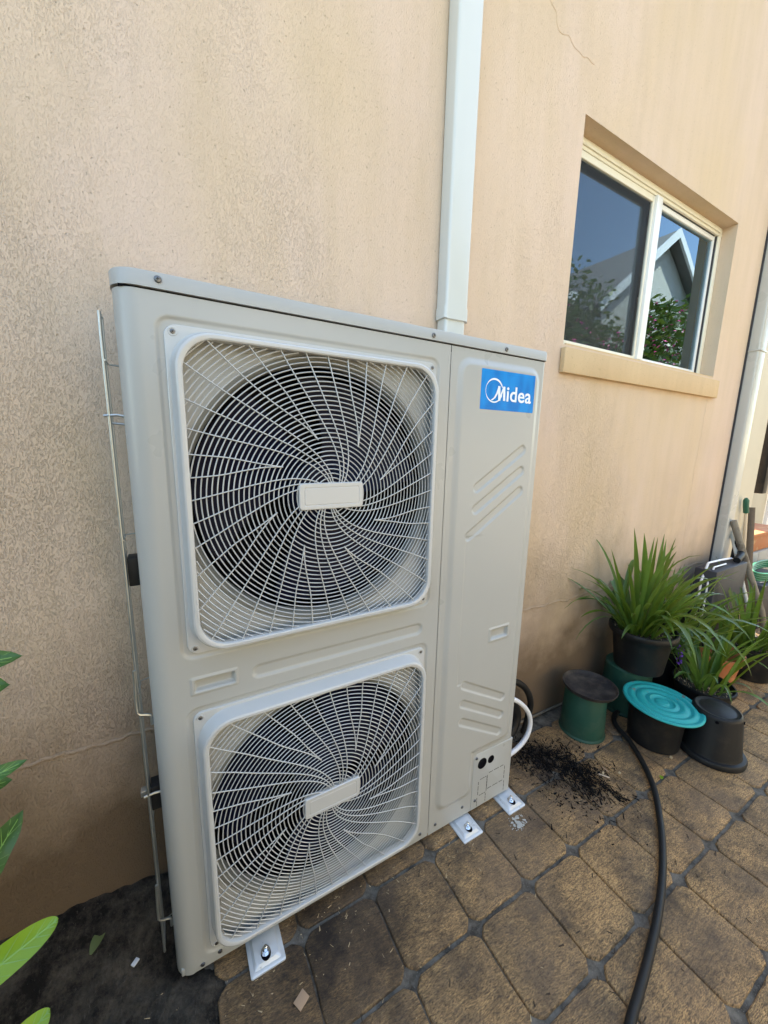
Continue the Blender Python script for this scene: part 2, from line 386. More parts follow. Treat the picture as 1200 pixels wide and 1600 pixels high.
# ------------------------------------------------------------------ ground
GZ = -.02
ground = MB().add([(-60,-80,-.027),(80,-80,-.027),(80,60,-.027),(-60,60,-.027)], [(0,1,2,3)]).build('patio', M['grout'], loc=(0,0,-.027), flat=True)
tag(ground, 'patio of brown stamped octagonal pavers with grey mortar joints', kind='structure')
P = .183; X0 = .432; Y0 = -.214
def tile_mesh(seed):
    r = random.Random(seed); h = P/2; jx = .0022; jy = .0048; c = .0185
    out = []
    corners = ((1,1),(-1,1),(-1,-1),(1,-1))
    hx, hy = h-jx, h-jy
    for i, (sx, sy) in enumerate(corners):
        # each corner cut slightly concave round the mortar diamond
        a = (sx*hx, sy*(hy-c)); b = (sx*(hx-c*1.1), sy*hy)
        pts = []
        for k in range(5):
            u = k/4; x = a[0]+(b[0]-a[0])*u; y = a[1]+(b[1]-a[1])*u
            d = -.0016*math.sin(math.pi*u); pts.append((x+sx*(-d)*.7, y+sy*(-d)*.7))
        if (i % 2): pts = pts[::-1]
        out += pts
        nx, ny = corners[(i+1) % 4]
        q0 = pts[-1]; nxa = (nx*hx, ny*(hy-c)); nxb = (nx*(hx-c*1.1), ny*hy)
        q1 = nxa if (i+1) % 2 == 0 else nxb
        for k in (1, 2, 3, 4):
            u = k/5; out.append((q0[0]+(q1[0]-q0[0])*u+r.uniform(-.0012,.0012), q0[1]+(q1[1]-q0[1])*u+r.uniform(-.0012,.0012)))
    mb = MB()
    def lp(s, z): return [(x*(1-s/h), y*(1-s/h), z) for x, y in out]
    mb.loft([lp(-.0015,-.012), lp(.0002,-.003), lp(.0012,-.0008), lp(.0032,0)], cap0=False)
    me = bpy.data.meshes.new('paving_tile'); me.from_pydata(mb.v, [], mb.f); me.materials.append(M['tile']); me.shade_smooth(); me.set_sharp_from_angle(angle=R(50))
    return me
tms = [tile_mesh(k) for k in range(6)]
cnt = 0
for i in range(-2, 14):
    for j in range(-8, 3):
        cx = X0+P*(i+.5); cy = Y0+P*(j+.5)
        if cy+P/2 > .21 or cx < .0: continue
        if j < -5 and i > 10: continue
        o = bpy.data.objects.new('paving_tile', tms[(i*7+j*3) % 6]); COL.objects.link(o); o.parent = ground
        o.location = (cx, cy, .007+random.uniform(-.0006,.0006))
        o.rotation_euler = (random.uniform(-.004,.004), random.uniform(-.004,.004), random.uniform(-.006,.006)+math.pi*((i+j) % 2))
        cnt += 1
for i in range(14, 20):
    for j in range(-4, 3):
        cx = X0+P*(i+.5); cy = Y0+P*(j+.5)
        if cy+P/2 > .21: continue
        o = bpy.data.objects.new('paving_tile', tms[(i*5+j) % 6]); COL.objects.link(o); o.parent = ground
        o.location = (cx, cy, .007+random.uniform(-.0006,.0006)); o.rotation_euler = (0,0,random.uniform(-.006,.006)); cnt += 1

# soil heaped against the wall on the left
nx_, ny_ = 240, 130
xs = np.linspace(-2.4, .62, nx_); ys = np.linspace(-1.1, .206, ny_)
mb = MB(); V = []
for yy in ys:
    for xx in xs:
        edge = sstep(.10, .0, xx + .07*noise.noise(Vector((yy*5, 3, 0))) + .04*noise.noise(Vector((yy*19, xx*19, 4))))          # full soil left of x = 0
        under = sstep(-.02, .12, yy)*sstep(.62, .45, xx)                                # reaches under the unit
        k = max(edge, under*.55)
        hgt = -.032 + .020*k + .078*k*sstep(.02, .206, yy)*sstep(.25,-.15,xx)
        hgt += k*(.012*noise.noise(Vector((xx*9, yy*9, 0))) + .0075*noise.noise(Vector((xx*40, yy*40, 1))) + .0045*noise.noise(Vector((xx*120, yy*120, 2))))
        V.append((xx, yy, hgt))
F = [(j*nx_+i, j*nx_+i+1, (j+1)*nx_+i+1, (j+1)*nx_+i) for j in range(ny_-1) for i in range(nx_-1)]
o = mb.add(V, F).build('soil', M['soil'], smooth=80)
tag(o, 'damp black soil heaped against the wall left of the air conditioner', kind='structure')

# ------------------------------------------------------------------ house
WY = .205
house = empty('house', (1.0, WY, GZ), 'beige rendered house wall with sliding window behind the air conditioner', 'house')
wx = [-9, 1.284, 2.440, 3.22]; wz = [-.06, 1.455, 2.140, 4.3]
mb = MB()
V = [(x, WY, z) for z in wz for x in wx]
F = [(r_*4+c_, r_*4+c_+1, (r_+1)*4+c_+1, (r_+1)*4+c_) for r_ in range(3) for c_ in range(3) if not (r_ == 1 and c_ == 1)]
mb.add(V, F)
D = .30
x0, x1, z0, z1 = 1.284, 2.440, 1.455, 2.140
mb.add([(x0,WY,z0),(x0,D,z0),(x0,D,z1),(x0,WY,z1)], [(0,1,2,3)])
mb.add([(x1,WY,z0),(x1,D,z0),(x1,D,z1),(x1,WY,z1)], [(3,2,1,0)])
mb.add([(x0,WY,z1),(x0,D,z1),(x1,D,z1),(x1,WY,z1)], [(0,1,2,3)])
mb.add([(x0,WY,z0),(x0,D,z0),(x1,D,z0),(x1,WY,z0)], [(3,2,1,0)])
# the rest of the shell: ends, back and top
mb.add([(3.22,WY,-.06),(3.22,6,-.06),(3.22,6,4.3),(3.22,WY,4.3)], [(0,1,2,3)])
mb.add([(-9,WY,-.06),(-9,6,-.06),(-9,6,4.3),(-9,WY,4.3)], [(3,2,1,0)])
mb.add([(-9,6,-.06),(3.22,6,-.06),(3.22,6,4.3),(-9,6,4.3)], [(3,2,1,0)])
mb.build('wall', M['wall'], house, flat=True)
MB().box(-9.4, 3.6, -.05, 6.4, 4.301, 4.42).build('roof', M['rooftile'], house, flat=True)
mb = MB()
for q in ([(x0-.6,D+.01,.6),(x1+.5,D+.01,.6),(x1+.5,D+.01,z0-.001),(x0-.6,D+.01,z0-.001)],):
    pass
rx0, rx1, ry1, rz0, rz1 = .3, 3.1, 3.2, .2, 2.6
mb.add([(rx0,D+.02,rz0),(rx1,D+.02,rz0),(rx1,ry1,rz0),(rx0,ry1,rz0),(rx0,D+.02,rz1),(rx1,D+.02,rz1),(rx1,ry1,rz1),(rx0,ry1,rz1)],
       [(0,1,2,3),(4,7,6,5),(1,5,6,2),(2,6,7,3),(3,7,4,0)])
mb.build('room', M['room'], house, flat=True)
MB().bbox(1.272, 2.470, .185, .2045, 1.358, 1.4415, .003).build('window_sill', M['sill'], house)
MB().box(1.300, 2.438, .2052, .30, 1.430, 1.4595).build('sill_slope', M['sill'], house)

# plaster ledge: the lower coat stands a little proud, its edge broken
def ledge(xa, xb, zf, n, seed):
    mb = MB(); A = []; B = []; Cc = []
    for i in range(n+1):
        x = xa+(xb-xa)*i/n
        z = zf(x) + .010*noise.noise(Vector((x*14, seed, 0))) + .005*noise.noise(Vector((x*60, seed, 3)))
        d = .0026 + .0022*noise.noise(Vector((x*30, seed, 8)))
        A.append((x, WY-.0003, z+.0015)); B.append((x, WY-d, z-.001)); Cc.append((x, WY-d*.7, z-.006-.004*abs(noise.noise(Vector((x*33, seed, 5))))))
    E2 = [(q[0], WY+.0005, q[2]-.001) for q in Cc]
    return mb.loft([E2, Cc, B, A], False, False, closed=False)
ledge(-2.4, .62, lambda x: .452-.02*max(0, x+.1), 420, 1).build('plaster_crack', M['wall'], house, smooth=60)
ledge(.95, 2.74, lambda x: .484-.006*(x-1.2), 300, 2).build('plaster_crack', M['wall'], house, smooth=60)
def hair(pts, r_=.0012, name='plaster_crack', m='sill', wob=.01):
    Q = []
    for i in range(len(pts)-1):
        for k in range(12):
            u = k/12; x = pts[i][0]+(pts[i+1][0]-pts[i][0])*u; z = pts[i][1]+(pts[i+1][1]-pts[i][1])*u
            Q.append((x+wob*noise.noise(Vector((x*25, z*25, 2))), WY-.0003, z+wob*noise.noise(Vector((x*25, z*25, 7)))))
    MB().tube(Q, r_, 5).build(name, M[m], house)
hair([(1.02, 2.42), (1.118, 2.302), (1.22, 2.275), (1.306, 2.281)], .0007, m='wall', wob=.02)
hair([(2.42, 1.35), (2.40, 1.0), (2.41, .6), (2.40, .3)], .0007, m='rail', wob=.008)

# window: outer frame > sashes, panes, seal, screen
FY0, FY1 = .262, .300
mb = MB(); t_ = .030
mb.bbox(x0+.0005, x1-.0005, FY0, FY1, z1-t_-.006, z1-.0005, .002)
mb.bbox(x0+.0005, x1-.0005, FY0, FY1, z0+.005, z0+.026, .002)
mb.bbox(x0+.0005, x0+t_, FY0+.001, FY1-.001, z0+.026, z1-t_-.006, .002)
mb.bbox(x1-t_, x1-.0005, FY0+.001, FY1-.001, z0+.026, z1-t_-.006, .002)
win = mb.build('window', M['alu'], house)
MB().bbox(x0+t_, x1-t_, FY0-.006, FY0-.0005, z1-t_+.004, z1-.012, .0015).build('head_track', M['alu'], win)
xm = 1.862
MB().bbox(xm-.021, xm+.021, FY0-.008, FY0+.016, z0+.026, z1-t_-.006, .002).build('mullion', M['aluw'], win)
mb = MB()   # sliding sash on the right, set back
for (a, b_, c_, d_) in ((xm+.021, xm+.035, z0+.027, z1-t_-.008),(x1-t_-.022, x1-t_-.008, z0+.027, z1-t_-.008)):
    mb.bbox(a, b_, FY0+.012, FY0+.028, c_, d_, .0015)
mb.bbox(xm+.035, x1-t_-.022, FY0+.012, FY0+.028, z1-t_-.028, z1-t_-.008, .0015)
mb.bbox(xm+.035, x1-t_-.022, FY0+.012, FY0+.028, z0+.027, z0+.040, .0015)
mb.build('sash', M['aluw'], win)
mb = MB()
mb.box(x1-t_-.0075, x1-t_-.0005, FY0+.006, FY0+.020, z0+.027, z1-t_-.008)
mb.box(xm+.0355, x1-t_-.022, FY0+.0085, FY0+.0118, z1-t_-.010, z1-t_-.0065)
mb.build('glazing_seal', M['blackseal'], win)
MB().box(xm+.030, x1-t_-.018, FY0+.019, FY0+.022, z0+.030, z1-t_-.02).build('pane', M['glass'], win, flat=True)
MB().box(x0+t_, xm-.018, FY0+.026, FY0+.029, z0+.026, z1-t_-.008).build('pane', M['glass'], win, flat=True)
mb = MB()   # fly screen frame, left half
for (a, b_, c_, d_) in ((x0+t_+.001, x0+t_+.013, z0+.027, z1-t_-.008),(xm-.034, xm-.0215, z0+.027, z1-t_-.008)):
    mb.bbox(a, b_, FY0+.002, FY0+.012, c_, d_, .0012)
mb.bbox(x0+t_+.013, xm-.034, FY0+.002, FY0+.012, z1-t_-.030, z1-t_-.008, .0012)
mb.bbox(x0+t_+.013, xm-.034, FY0+.002, FY0+.012, z0+.027, z0+.037, .0012)
mb.build('screen_frame', M['alu'], win)
MB().add([(x0+t_+.01,FY0+.007,z0+.03),(xm-.03,FY0+.007,z0+.03),(xm-.03,FY0+.007,z1-t_-.02),(x0+t_+.01,FY0+.007,z1-t_-.02)], [(0,1,2,3)]).build('fly_screen', M['screen'], win, flat=True)
mb = MB(); mb.bbox(xm+.075, xm+.081, FY0+.024, FY0+.034, z0+.03, z1-t_-.01, .001); mb.bbox(xm+.090, xm+.095, FY0+.024, FY0+.034, z0+.03, z1-t_-.01, .001)
mb.build('inner_sash_edge', M['aluw'], win)
MB().box(x0+.02, x1-.16, .345, .348, z0+.30, z1+.05).build('blind', M['blind'], house, flat=True)
MB().tube([(x0+.005,.318,1.742),(x1-.06,.318,1.742)], .010, 10).build('blind_rail', M['rail'], house)

# ------------------------------------------------------------------ downpipes
def rpipe(mb, xa, xb, ya, yb, za, zb, b=.008):
    prof = rrect((xa+xb)/2, (ya+yb)/2, (xb-xa)/2, (yb-ya)/2, b, 0, 4)
    lo = [(x, y, za) for x, _, y in prof]; hi = [(x, y, zb) for x, _, y in prof]
    mb.loft([lo, hi]); return mb
dp = empty('downpipe', (.77, .205, .0), 'white rectangular downpipe running down the wall behind the air conditioner', 'downpipe')
rpipe(MB(), .7315, .8075, .158, .2045, 1.4451, 4.29).build('upper_pipe', M['pvc'], dp, smooth=60)
rpipe(MB(), .7350, .8040, .162, .2042, -.01, 1.4449).build('lower_pipe', M['pvc'], dp, smooth=60)
mb = MB()
a_ = rrect(.7695, .181, .0405, .0242, .009, 0, 4)
lo = [(x, y, 1.437+.004*math.sin(x*90)) for x, _, y in a_]; hi = [(x, y, 1.468) for x, _, y in a_]
mb.loft([lo, hi]); mb.build('collar', M['pvc'], dp, smooth=60)
mb = MB(); mb.box(.741, .7425, .1565, .1578, 1.47, 4.2)
dp2 = empty('downpipe', (2.80, .205, .0), 'grey white downpipe at the right end of the wall behind the potted plants', 'downpipe')
rpipe(MB(), 2.765, 2.850, .150, .2045, .0, 4.29, .010).build('upper_pipe', M['pvc2'], dp2, smooth=60)
MB().box(2.7608, 2.7645, .196, .2048, .0, 4.28).build('dark_joint', M['blackseal'], dp2, flat=True)
mb = MB(); mb.bbox(2.761, 2.854, .146, .2043, 1.615, 1.622, .001); mb.build('pipe_clip', M['pvc2'], dp2)
# cream end strip of the wall past the second downpipe
MB().box(2.8515, 3.2205, .199, .2048, .0, 4.29).build('end_panel', M['wall_pale'], house, flat=True)
o = MB().tube([(1.02,.1975,-.004),(1.2,.1975,-.006),(1.35,.197,-.008),(1.42,.197,-.010),(1.56,.196,-.012)], .0042, 8).build('conduit', M['greypipe'])
tag(o, 'thin grey conduit lying along the foot of the wall beside the green upturned pot', 'conduit')

# ------------------------------------------------------------------ air conditioner
W_, H_ = .952, 1.348
ac = empty('air_conditioner', (.476, .08, GZ), 'tall grey beige outdoor air conditioner with two round fan grilles on metal feet', 'air conditioner')
ZL = 1.321
G1 = (.3275, .997); G2 = (.3275, .3165)
def hfield(name, xa, xb, za, zb, depth, step, round_l=0, round_r=0, holes=(), yback=.155):
    # column positions along the sheet: arc + flat + arc
    cols = []   # (x, y, nx, ny)
    if round_l:
        for k in range(3): cols.append((xa, yback-(yback-round_l)*k/3, -1, 0))
        for k in range(13):
            a = R(90*k/12); cols.append((xa+round_l-round_l*math.cos(a), round_l-round_l*math.sin(a), -math.cos(a), -math.sin(a)))
    xf0 = xa+round_l; xf1 = xb-round_r
    n = int(round((xf1-xf0)/step))
    for k in range(n+1):
        if k == 0 and round_l: continue
        cols.append((xf0+(xf1-xf0)*k/n, 0, 0, -1))
    if round_r:
        for k in range(1, 9):
            a = R(90*k/8); cols.append((xb-round_r+round_r*math.sin(a), round_r-round_r*math.cos(a), math.sin(a), -math.cos(a)))
        for k in range(1, 4): cols.append((xb, round_r+(yback-round_r)*k/3, 1, 0))
    cols = np.array(cols); m_ = int(round((zb-za)/step)); zz = np.linspace(za, zb, m_+1)
    X = np.repeat(cols[None,:,0], m_+1, 0); Z = np.repeat(zz[:,None], len(cols), 1)
    d = depth(X, Z)
    flat_ = (cols[:,3] < -.999)[None,:]
    d = np.where(flat_, d, 0)
    Y = cols[None,:,1]+d
    nc = len(cols)
    ii, jj = np.meshgrid(np.arange(m_), np.arange(nc-1), indexing='ij')
    keep = np.ones(ii.shape, bool)
    Xc = (X[:-1,:-1]+X[1:,1:])/2; Zc = (Z[:-1,:-1]+Z[1:,1:])/2
    fl = flat_[0][:-1][None,:]
    for (cx, cz, r_) in holes: keep &= ~((np.hypot(Xc-cx, Zc-cz) < r_) & fl)
    a0 = (ii*nc+jj)[keep]
    Fq = np.stack([a0, a0+1, a0+1+nc, a0+nc], 1)
    V_ = np.stack([X.ravel(), Y.ravel(), Z.ravel()], 1) - np.array(wloc(ac))
    used = np.zeros(len(V_), bool); used[Fq.ravel()] = True
    remap = np.cumsum(used)-1; V_ = V_[used]; Fq = remap[Fq]
    me = bpy.data.meshes.new(name)
    me.vertices.add(len(V_)); me.vertices.foreach_set('co', V_.astype(np.float32).ravel())
    me.loops.add(Fq.size); me.loops.foreach_set('vertex_index', Fq.astype(np.int32).ravel())
    me.polygons.add(len(Fq)); me.polygons.foreach_set('loop_start', np.arange(0, Fq.size, 4, dtype=np.int32))
    me.polygons.foreach_set('loop_total', np.full(len(Fq), 4, dtype=np.int32))
    me.update(calc_edges=True); me.validate(); me.materials.append(M['steel']); me.shade_smooth()
    o = bpy.data.objects.new(name, me); COL.objects.link(o); o.parent = ac; o['_w'] = list(wloc(ac)); return o
ROPEN = .262
def d_fan(X, Z):
    d = np.zeros_like(X)
    for g in (G1, G2):
        s = sdf_rr(X, Z, g[0]-.001, g[1]+.001, .2715, .289, .020)
        d += .0035*sstep(.003, -.003, s)
    s = sdf_seg(X, Z, (.188, .6495), (.566, .6495), .0135); d += .0045*sstep(.003, -.005, s)
    s = sdf_rr(X, Z, .1055, .6525, .040, .0165, .001); d += -.002*sstep(.002, -.001, s)
    s = sdf_rr(X, Z, .1055, .6525, .0345, .0112, .001); d += .011*sstep(.001, -.003, s)
    d += .0012*sstep(.012, 0, Z)
    return d
hfield('fan_panel', 0, .6290, .0, ZL, d_fan, .002, round_l=.034, holes=[(G1[0], G1[1], ROPEN), (G2[0], G2[1], ROPEN)])
def d_srv(X, Z):
    s = sdf_rr(X, Z, .790, .682, .136, .616, .034)
    cut = np.maximum(.780-X, Z-.208)     # negative inside the cut-out
    ks = .022
    t = -cut; hsm = np.clip(.5+.5*(s-t)/ks, 0, 1); s2 = t*(1-hsm)+s*hsm+ks*hsm*(1-hsm)
    d = -.0065*sstep(.006, -.014, s2)
    for a, b_ in (((.728,.996),(.880,1.092)), ((.728,.941),(.880,1.036)), ((.710,.872),(.882,.982)),
                  ((.727,.447),(.880,.361)), ((.727,.390),(.879,.302)), ((.727,.333),(.877,.245))):
        d += .0035*sstep(.0025, -.0035, sdf_seg(X, Z, a, b_, .0115))
    # shallow inner step between the two sets of slots
    s = np.maximum.reduce([.701-X, X-.90, Z-.872, .453-Z])
    d += .0016*sstep(.0012, -.0022, s)*sstep(.775, .712, X)
    s = sdf_rr(X, Z, .8455, .5765, .0385, .0205, .001); d += -.002*sstep(.002, -.001, s)
    s = sdf_rr(X, Z, .8455, .5765, .0320, .0140, .001); d += .010*sstep(.001, -.003, s)
    return d
hfield('service_panel', .6306, W_, .0, ZL, d_srv, .002, round_r=.012)
mb = MB()
mb.box(.6291, .6305, .004, .02, .0, ZL-.001); mb.box(.01, W_-.004, .0035, .05, ZL+.0002, ZL+.0030)
mb.build('panel_gap', M['black'], ac, flat=True)
# lid
prof = []
def lidloop(inset, z, rl=.036, rr=.012):
    o_ = []; a, b_, c_, d_ = -.002+inset, W_+.002-inset, -.003+inset, .158-inset
    for (cx, cy, r_, s0) in ((a+rl, c_+rl, rl, 180), (b_-rr, c_+rr, rr, 270), (b_-rr, d_-rr, rr, 0), (a+rl, d_-rl, rl, 90)):
        for k in range(9): t = R(s0+90*k/8); o_.append((cx+r_*math.cos(t), cy+r_*math.sin(t), z))
    return o_
MB().loft([lidloop(.0025, ZL+.0030), lidloop(0, ZL+.0032), lidloop(0, H_-.004), lidloop(.0012, H_-.0012), lidloop(.004, H_), lidloop(.02, H_+.0005)]).build('lid', M['steel'], ac, smooth=40)
# back, base pan and inner case
mb = MB(); mb.box(.004, W_-.004, .152, .1555, .0, ZL-.001)
mb.build('back_panel', M['steel'], ac, flat=True)
MB().bbox(.008, W_-.010, .006, .151, -.0005, .018, .002).build('base_pan', M['steel'], ac)
# fan openings
for g in (G1, G2):
    mb = MB()
    def ring(r_, y): return [(g[0]+r_*math.cos(2*math.pi*k/96), y, g[1]+r_*math.sin(2*math.pi*k/96)) for k in range(96)]
    mb.loft([ring(.2634,.0060), ring(.2632,.0030), ring(.258,.0020), ring(.252,.005), ring(.248,.012), ring(.246,.022), ring(.246,.027)], False, False)
    mb.build('bellmouth', M['bell'], ac, smooth=60)
    mb = MB(); mb.loft([ring(.2462,.0265), ring(.2462,.146)], False, True); mb.build('fan_chamber', M['black'], ac)
    fan = MB().lathe([(.0,0)], n=3) if False else None
    mb = MB()
    def cyl(r_, y, n=40): return [(g[0]+r_*math.cos(2*math.pi*k/n), y, g[1]+r_*math.sin(2*math.pi*k/n)) for k in range(n)]
    mb.loft([cyl(.050,.046), cyl(.060,.052), cyl(.062,.10)], True, False)
    hub_ = mb.build('fan_hub', M['blade'], ac)
    for bl in range(3):
        mb = MB(); rows = []
        for i in range(9):
            u = i/8; r_ = .055+.182*u; row = []
            for k in range(15):
                v = k/14; ang = 2*math.pi*bl/3 + .55 + (v-.5)*(1.25+.35*u) + .35*u
                row.append((g[0]+r_*math.cos(ang), .060+.052*(v-.5)*(1-.25*u)+.010*math.sin(v*3.1), g[1]+r_*math.sin(ang)))
            rows.append(row)
        rows2 = [[(x, y+.003, z) for x, y, z in r2] for r2 in rows]
        mb.loft(rows, False, False, closed=False); mb.loft(rows2, False, False, closed=False)
        mb.build('fan_blade', M['blade'], hub_, smooth=70)
# grilles
def grille(g):
    gx, gz = g
    A, B = .2635, .281; n = 10
    mb = MB()
    prof = [(.0, .018, .0036), (.0006, .018, .0004), (.0016, .017, -.0004), (.0055, .060, -.0006), (.0068, .060, -.0030), (.0105, .058, -.0240), (.0122, .057, -.0282),
            (.0150, .055, -.0300), (.0195, .052, -.0300), (.0215, .051, -.0288), (.0222, .050, -.0262), (.0222, .050, -.0140), (.016, .052, -.0140)]
    mb.loft([rrect(gx, gz, A-i_, B-i_, r_, y_, n) for i_, r_, y_ in prof], False, False)
    fr = mb.build('grille_frame', M['plastic'], ac, smooth=28)
    cz = gz+.003; cx = gx
    a_in, b_in, r_in = A-.0215, B-.0215, .0505
    def inside(x, z): return float(sdf_rr(np.array(x), np.array(z), gx, gz, a_in, b_in, r_in)) < 0
    def ydome(r_): return -.0225-.0135*max(0, 1-(r_/.25)**2)
    mb = MB(); r_ = .026
    while r_ < .385:
        nn = max(40, int(2*math.pi*r_/.0075)); run = []; ths = np.arange(nn+1)*2*math.pi/nn
        xs_ = cx+r_*np.cos(ths); zs_ = cz+r_*np.sin(ths); ins = sdf_rr(xs_, zs_, gx, gz, a_in, b_in, r_in) < 0
        if ins.all(): mb.tube([(x, ydome(r_), z) for x, z in zip(xs_, zs_)], .0011, 4, False)
        else:
            # start at an outside point
            st = int(np.argmin(ins)); order = [(st+k) % nn for k in range(nn+1)]
            for q in order:
                if ins[q]: run.append((xs_[q], ydome(r_), zs_[q]))
                else:
                    if len(run) > 1: mb.tube(run, .0011, 4, True)
                    run = []
            if len(run) > 1: mb.tube(run, .0011, 4, True)
        r_ += .0084
    tag(mb.build('guard_ring', M['plastic'], fr, smooth=80), kind='stuff')
    for s_ in range(8):
        base_t = R(171.3+45*s_)
        for kind, off in (('v', -4.5), ('v', 4.5), ('h', 13.5), ('h', 22.5), ('h', 31.5)):
            pts = []; rr = .020 if kind == 'h' else .108
            while rr < .40:
                o2 = R(off)
                if kind == 'v': o2 *= float(sstep(.100, .21, np.array(rr)))
                th = base_t+o2-R(73)*math.exp(-11*rr)
                x, z = cx+rr*math.cos(th), cz+rr*math.sin(th)
                if not inside(x, z): pts.append((x, -.0235, z)); break
                pts.append((x, ydome(rr)-.0018, z)); rr += .012
            MB().tube(pts, .00125, 5).build('guard_spoke', M['plastic'], fr, smooth=80)
    mb = MB(); hx, hz = .0655, .0252
    mb.loft([rrect(cx, cz, hx, hz, .007, -.030, 4), rrect(cx, cz, hx, hz, .007, -.0385, 4), rrect(cx, cz, hx-.0015, hz-.0015, .006, -.0405, 4), rrect(cx, cz, hx-.0085, hz-.0075, .004, -.0405, 4),
             rrect(cx, cz, hx-.0092, hz-.0082, .004, -.0397, 4), rrect(cx, cz, hx-.0105, hz-.0095, .004, -.0397, 4), rrect(cx, cz, hx-.0112, hz-.0102, .004, -.0403, 4)])
    mb.build('badge_plate', M['plastic'], fr, smooth=25)
    for sx, sz in ((-1,1),(1,1),(-1,-1),(1,-1)): screw(cx+sx*(A-.0125), gz+sz*(B-.0115), -.0002, fr, ear=True)
    return fr
def screw(x, z, y, parent, ear=False, r_=.0052):
    def c(r2, y2, n=16): return [(x+r2*math.cos(2*math.pi*k/n), y2, z+r2*math.sin(2*math.pi*k/n)) for k in range(n)]
    if ear:
        mb = MB(); mb.loft([c(.0068,y), c(.0064,y-.0014), c(.0050,y-.0014), c(.0046,y-.0004)], False, True); mb.build('screw_boss', M['plastic'], parent)
    mb = MB(); mb.loft([c(r_*.95,y), c(r_,y-.0012), c(r_*.85,y-.0026), c(r_*.45,y-.0032)] if not ear else [c(.0036,y-.0004), c(.0036,y-.0014), c(.0020,y-.002)])
    s = mb.build('screw', M['screwm'], parent)
    k = .55 if ear else 1
    mb = MB(); yy = y-(.0021 if ear else .0033)
    mb.box(x-r_*.45*k, x+r_*.45*k, yy, yy+.0006, z-.0006, z+.0006); mb.box(x-.0006, x+.0006, yy-.0001, yy+.0005, z-r_*.45*k, z+r_*.45*k)
    mb.build('cross_slot', M['blackmark'], s, flat=True)
grille(G1); grille(G2)
for x, z in ((.062,1.337),(.577,1.3335),(.798,1.3335)): screw(x, z, -.003, ac)
for x, z in ((.048,.012),(.082,.020),(.602,.022),(.655,.025),(.755,.031)): screw(x, z, .0006, ac, r_=.0048)
# service cover plate with holes and knock-outs
mb = MB()
pl = [(.789,.0005),(.951,.0005),(.951,.190),(.800,.192),(.789,.181)]
f0 = [(x, -.0008, z) for x, z in pl]; f1 = [(x, .004, z) for x, z in pl]; f2 = [(.8705+(x-.8705)*.985, -.002, .096+(z-.096)*.985) for x, z in pl]
mb.loft([f1, f0, f2], False, True); cover = mb.build('service_cover', M['steel'], ac)
def disc(x, z, r_, name='cable_hole', m='black', par=None):
    def c(r2, y2, n=28): return [(x+r2*math.cos(2*math.pi*k/n), y2, z+r2*math.sin(2*math.pi*k/n)) for k in range(n)]
    MB().loft([c(r_+.0015,-.0019), c(r_+.001,-.0027), c(r_,-.0025), c(r_-.0006,-.0021)], False, True).build(name, M[m], cover)
disc(.824,.153,.0165); disc(.860,.152,.0115)
def dash(x0_, z0_, x1_, z1_, gaps=(.3,.72)):
    L = math.hypot(x1_-x0_, z1_-z0_); ux, uz = (x1_-x0_)/L, (z1_-z0_)/L; nx2, nz2 = -uz, ux; cuts = [0]
    for g_ in gaps: cuts += [g_-.04, g_+.04]
    cuts.append(1)
    for a, b_ in zip(cuts[::2], cuts[1::2]):
        q = [(x0_+ux*L*a-nx2*.0008, z0_+uz*L*a-nz2*.0008), (x0_+ux*L*b_-nx2*.0008, z0_+uz*L*b_-nz2*.0008), (x0_+ux*L*b_+nx2*.0008, z0_+uz*L*b_+nz2*.0008), (x0_+ux*L*a+nx2*.0008, z0_+uz*L*a+nz2*.0008)]
        KB.loft([[(x, -.0024, z) for x, z in q], [(x, -.0015, z) for x, z in q]])
KB = MB()
for a in ((.814,.046,.814,.092),(.820,.098,.846,.098),(.820,.041,.846,.041),(.849,.044,.849,.095),(.856,.106,.918,.106),(.924,.100,.924,.055),(.853,.050,.918,.050),(.850,.056,.850,.100),
          (.812,.036,.812,.006),(.847,.036,.847,.008),(.926,.045,.926,.010)): dash(*a)
KB.build('knockout_outline', M['blackmark'], cover, flat=True)
screw(.7925+.006, .181, -.002, cover, r_=.0045); screw(.803, .031, -.002, cover, r_=.0045)
# sticker with lettering, on the raised part of the service panel (y = -0.0065)
YS = -.0068
mb = MB(); mb.loft([rrect(.8125, 1.2345, .0935, .047, .002, YS+.0004, 3), rrect(.8125, 1.2345, .0933, .0468, .002, YS, 3)], False, True)
st = mb.build('brand_sticker', M['sticker'], ac)
LB = MB()
def SX(u): return .719+.187*u
def SZ(v): return 1.2815-.094*v
n = 64; outer = []; inner = []
ccx, ccz = SX(.235), SZ(.51)
for k in range(n+1):
    t = R(18+ (340-18)*k/n + 0)   # open on the right side
    ro = .0290; th = .0012+.0034*max(0, math.cos(t-R(75)))**1.3+.0022*max(0, math.cos(t-R(285)))
    outer.append((ccx+ro*math.cos(t), YS-.0004, ccz+ro*math.sin(t))); inner.append((ccx+(ro-th)*math.cos(t), YS-.0004, ccz+(ro-th)*math.sin(t)))
LB.loft([outer, inner], False, False, closed=False)
PC = [0]
def poly(pts): PC[0] += 1; LB.add([(SX(u), YS-.0005-.00012*PC[0], SZ(v)) for u, v in pts], [tuple(range(len(pts)))])
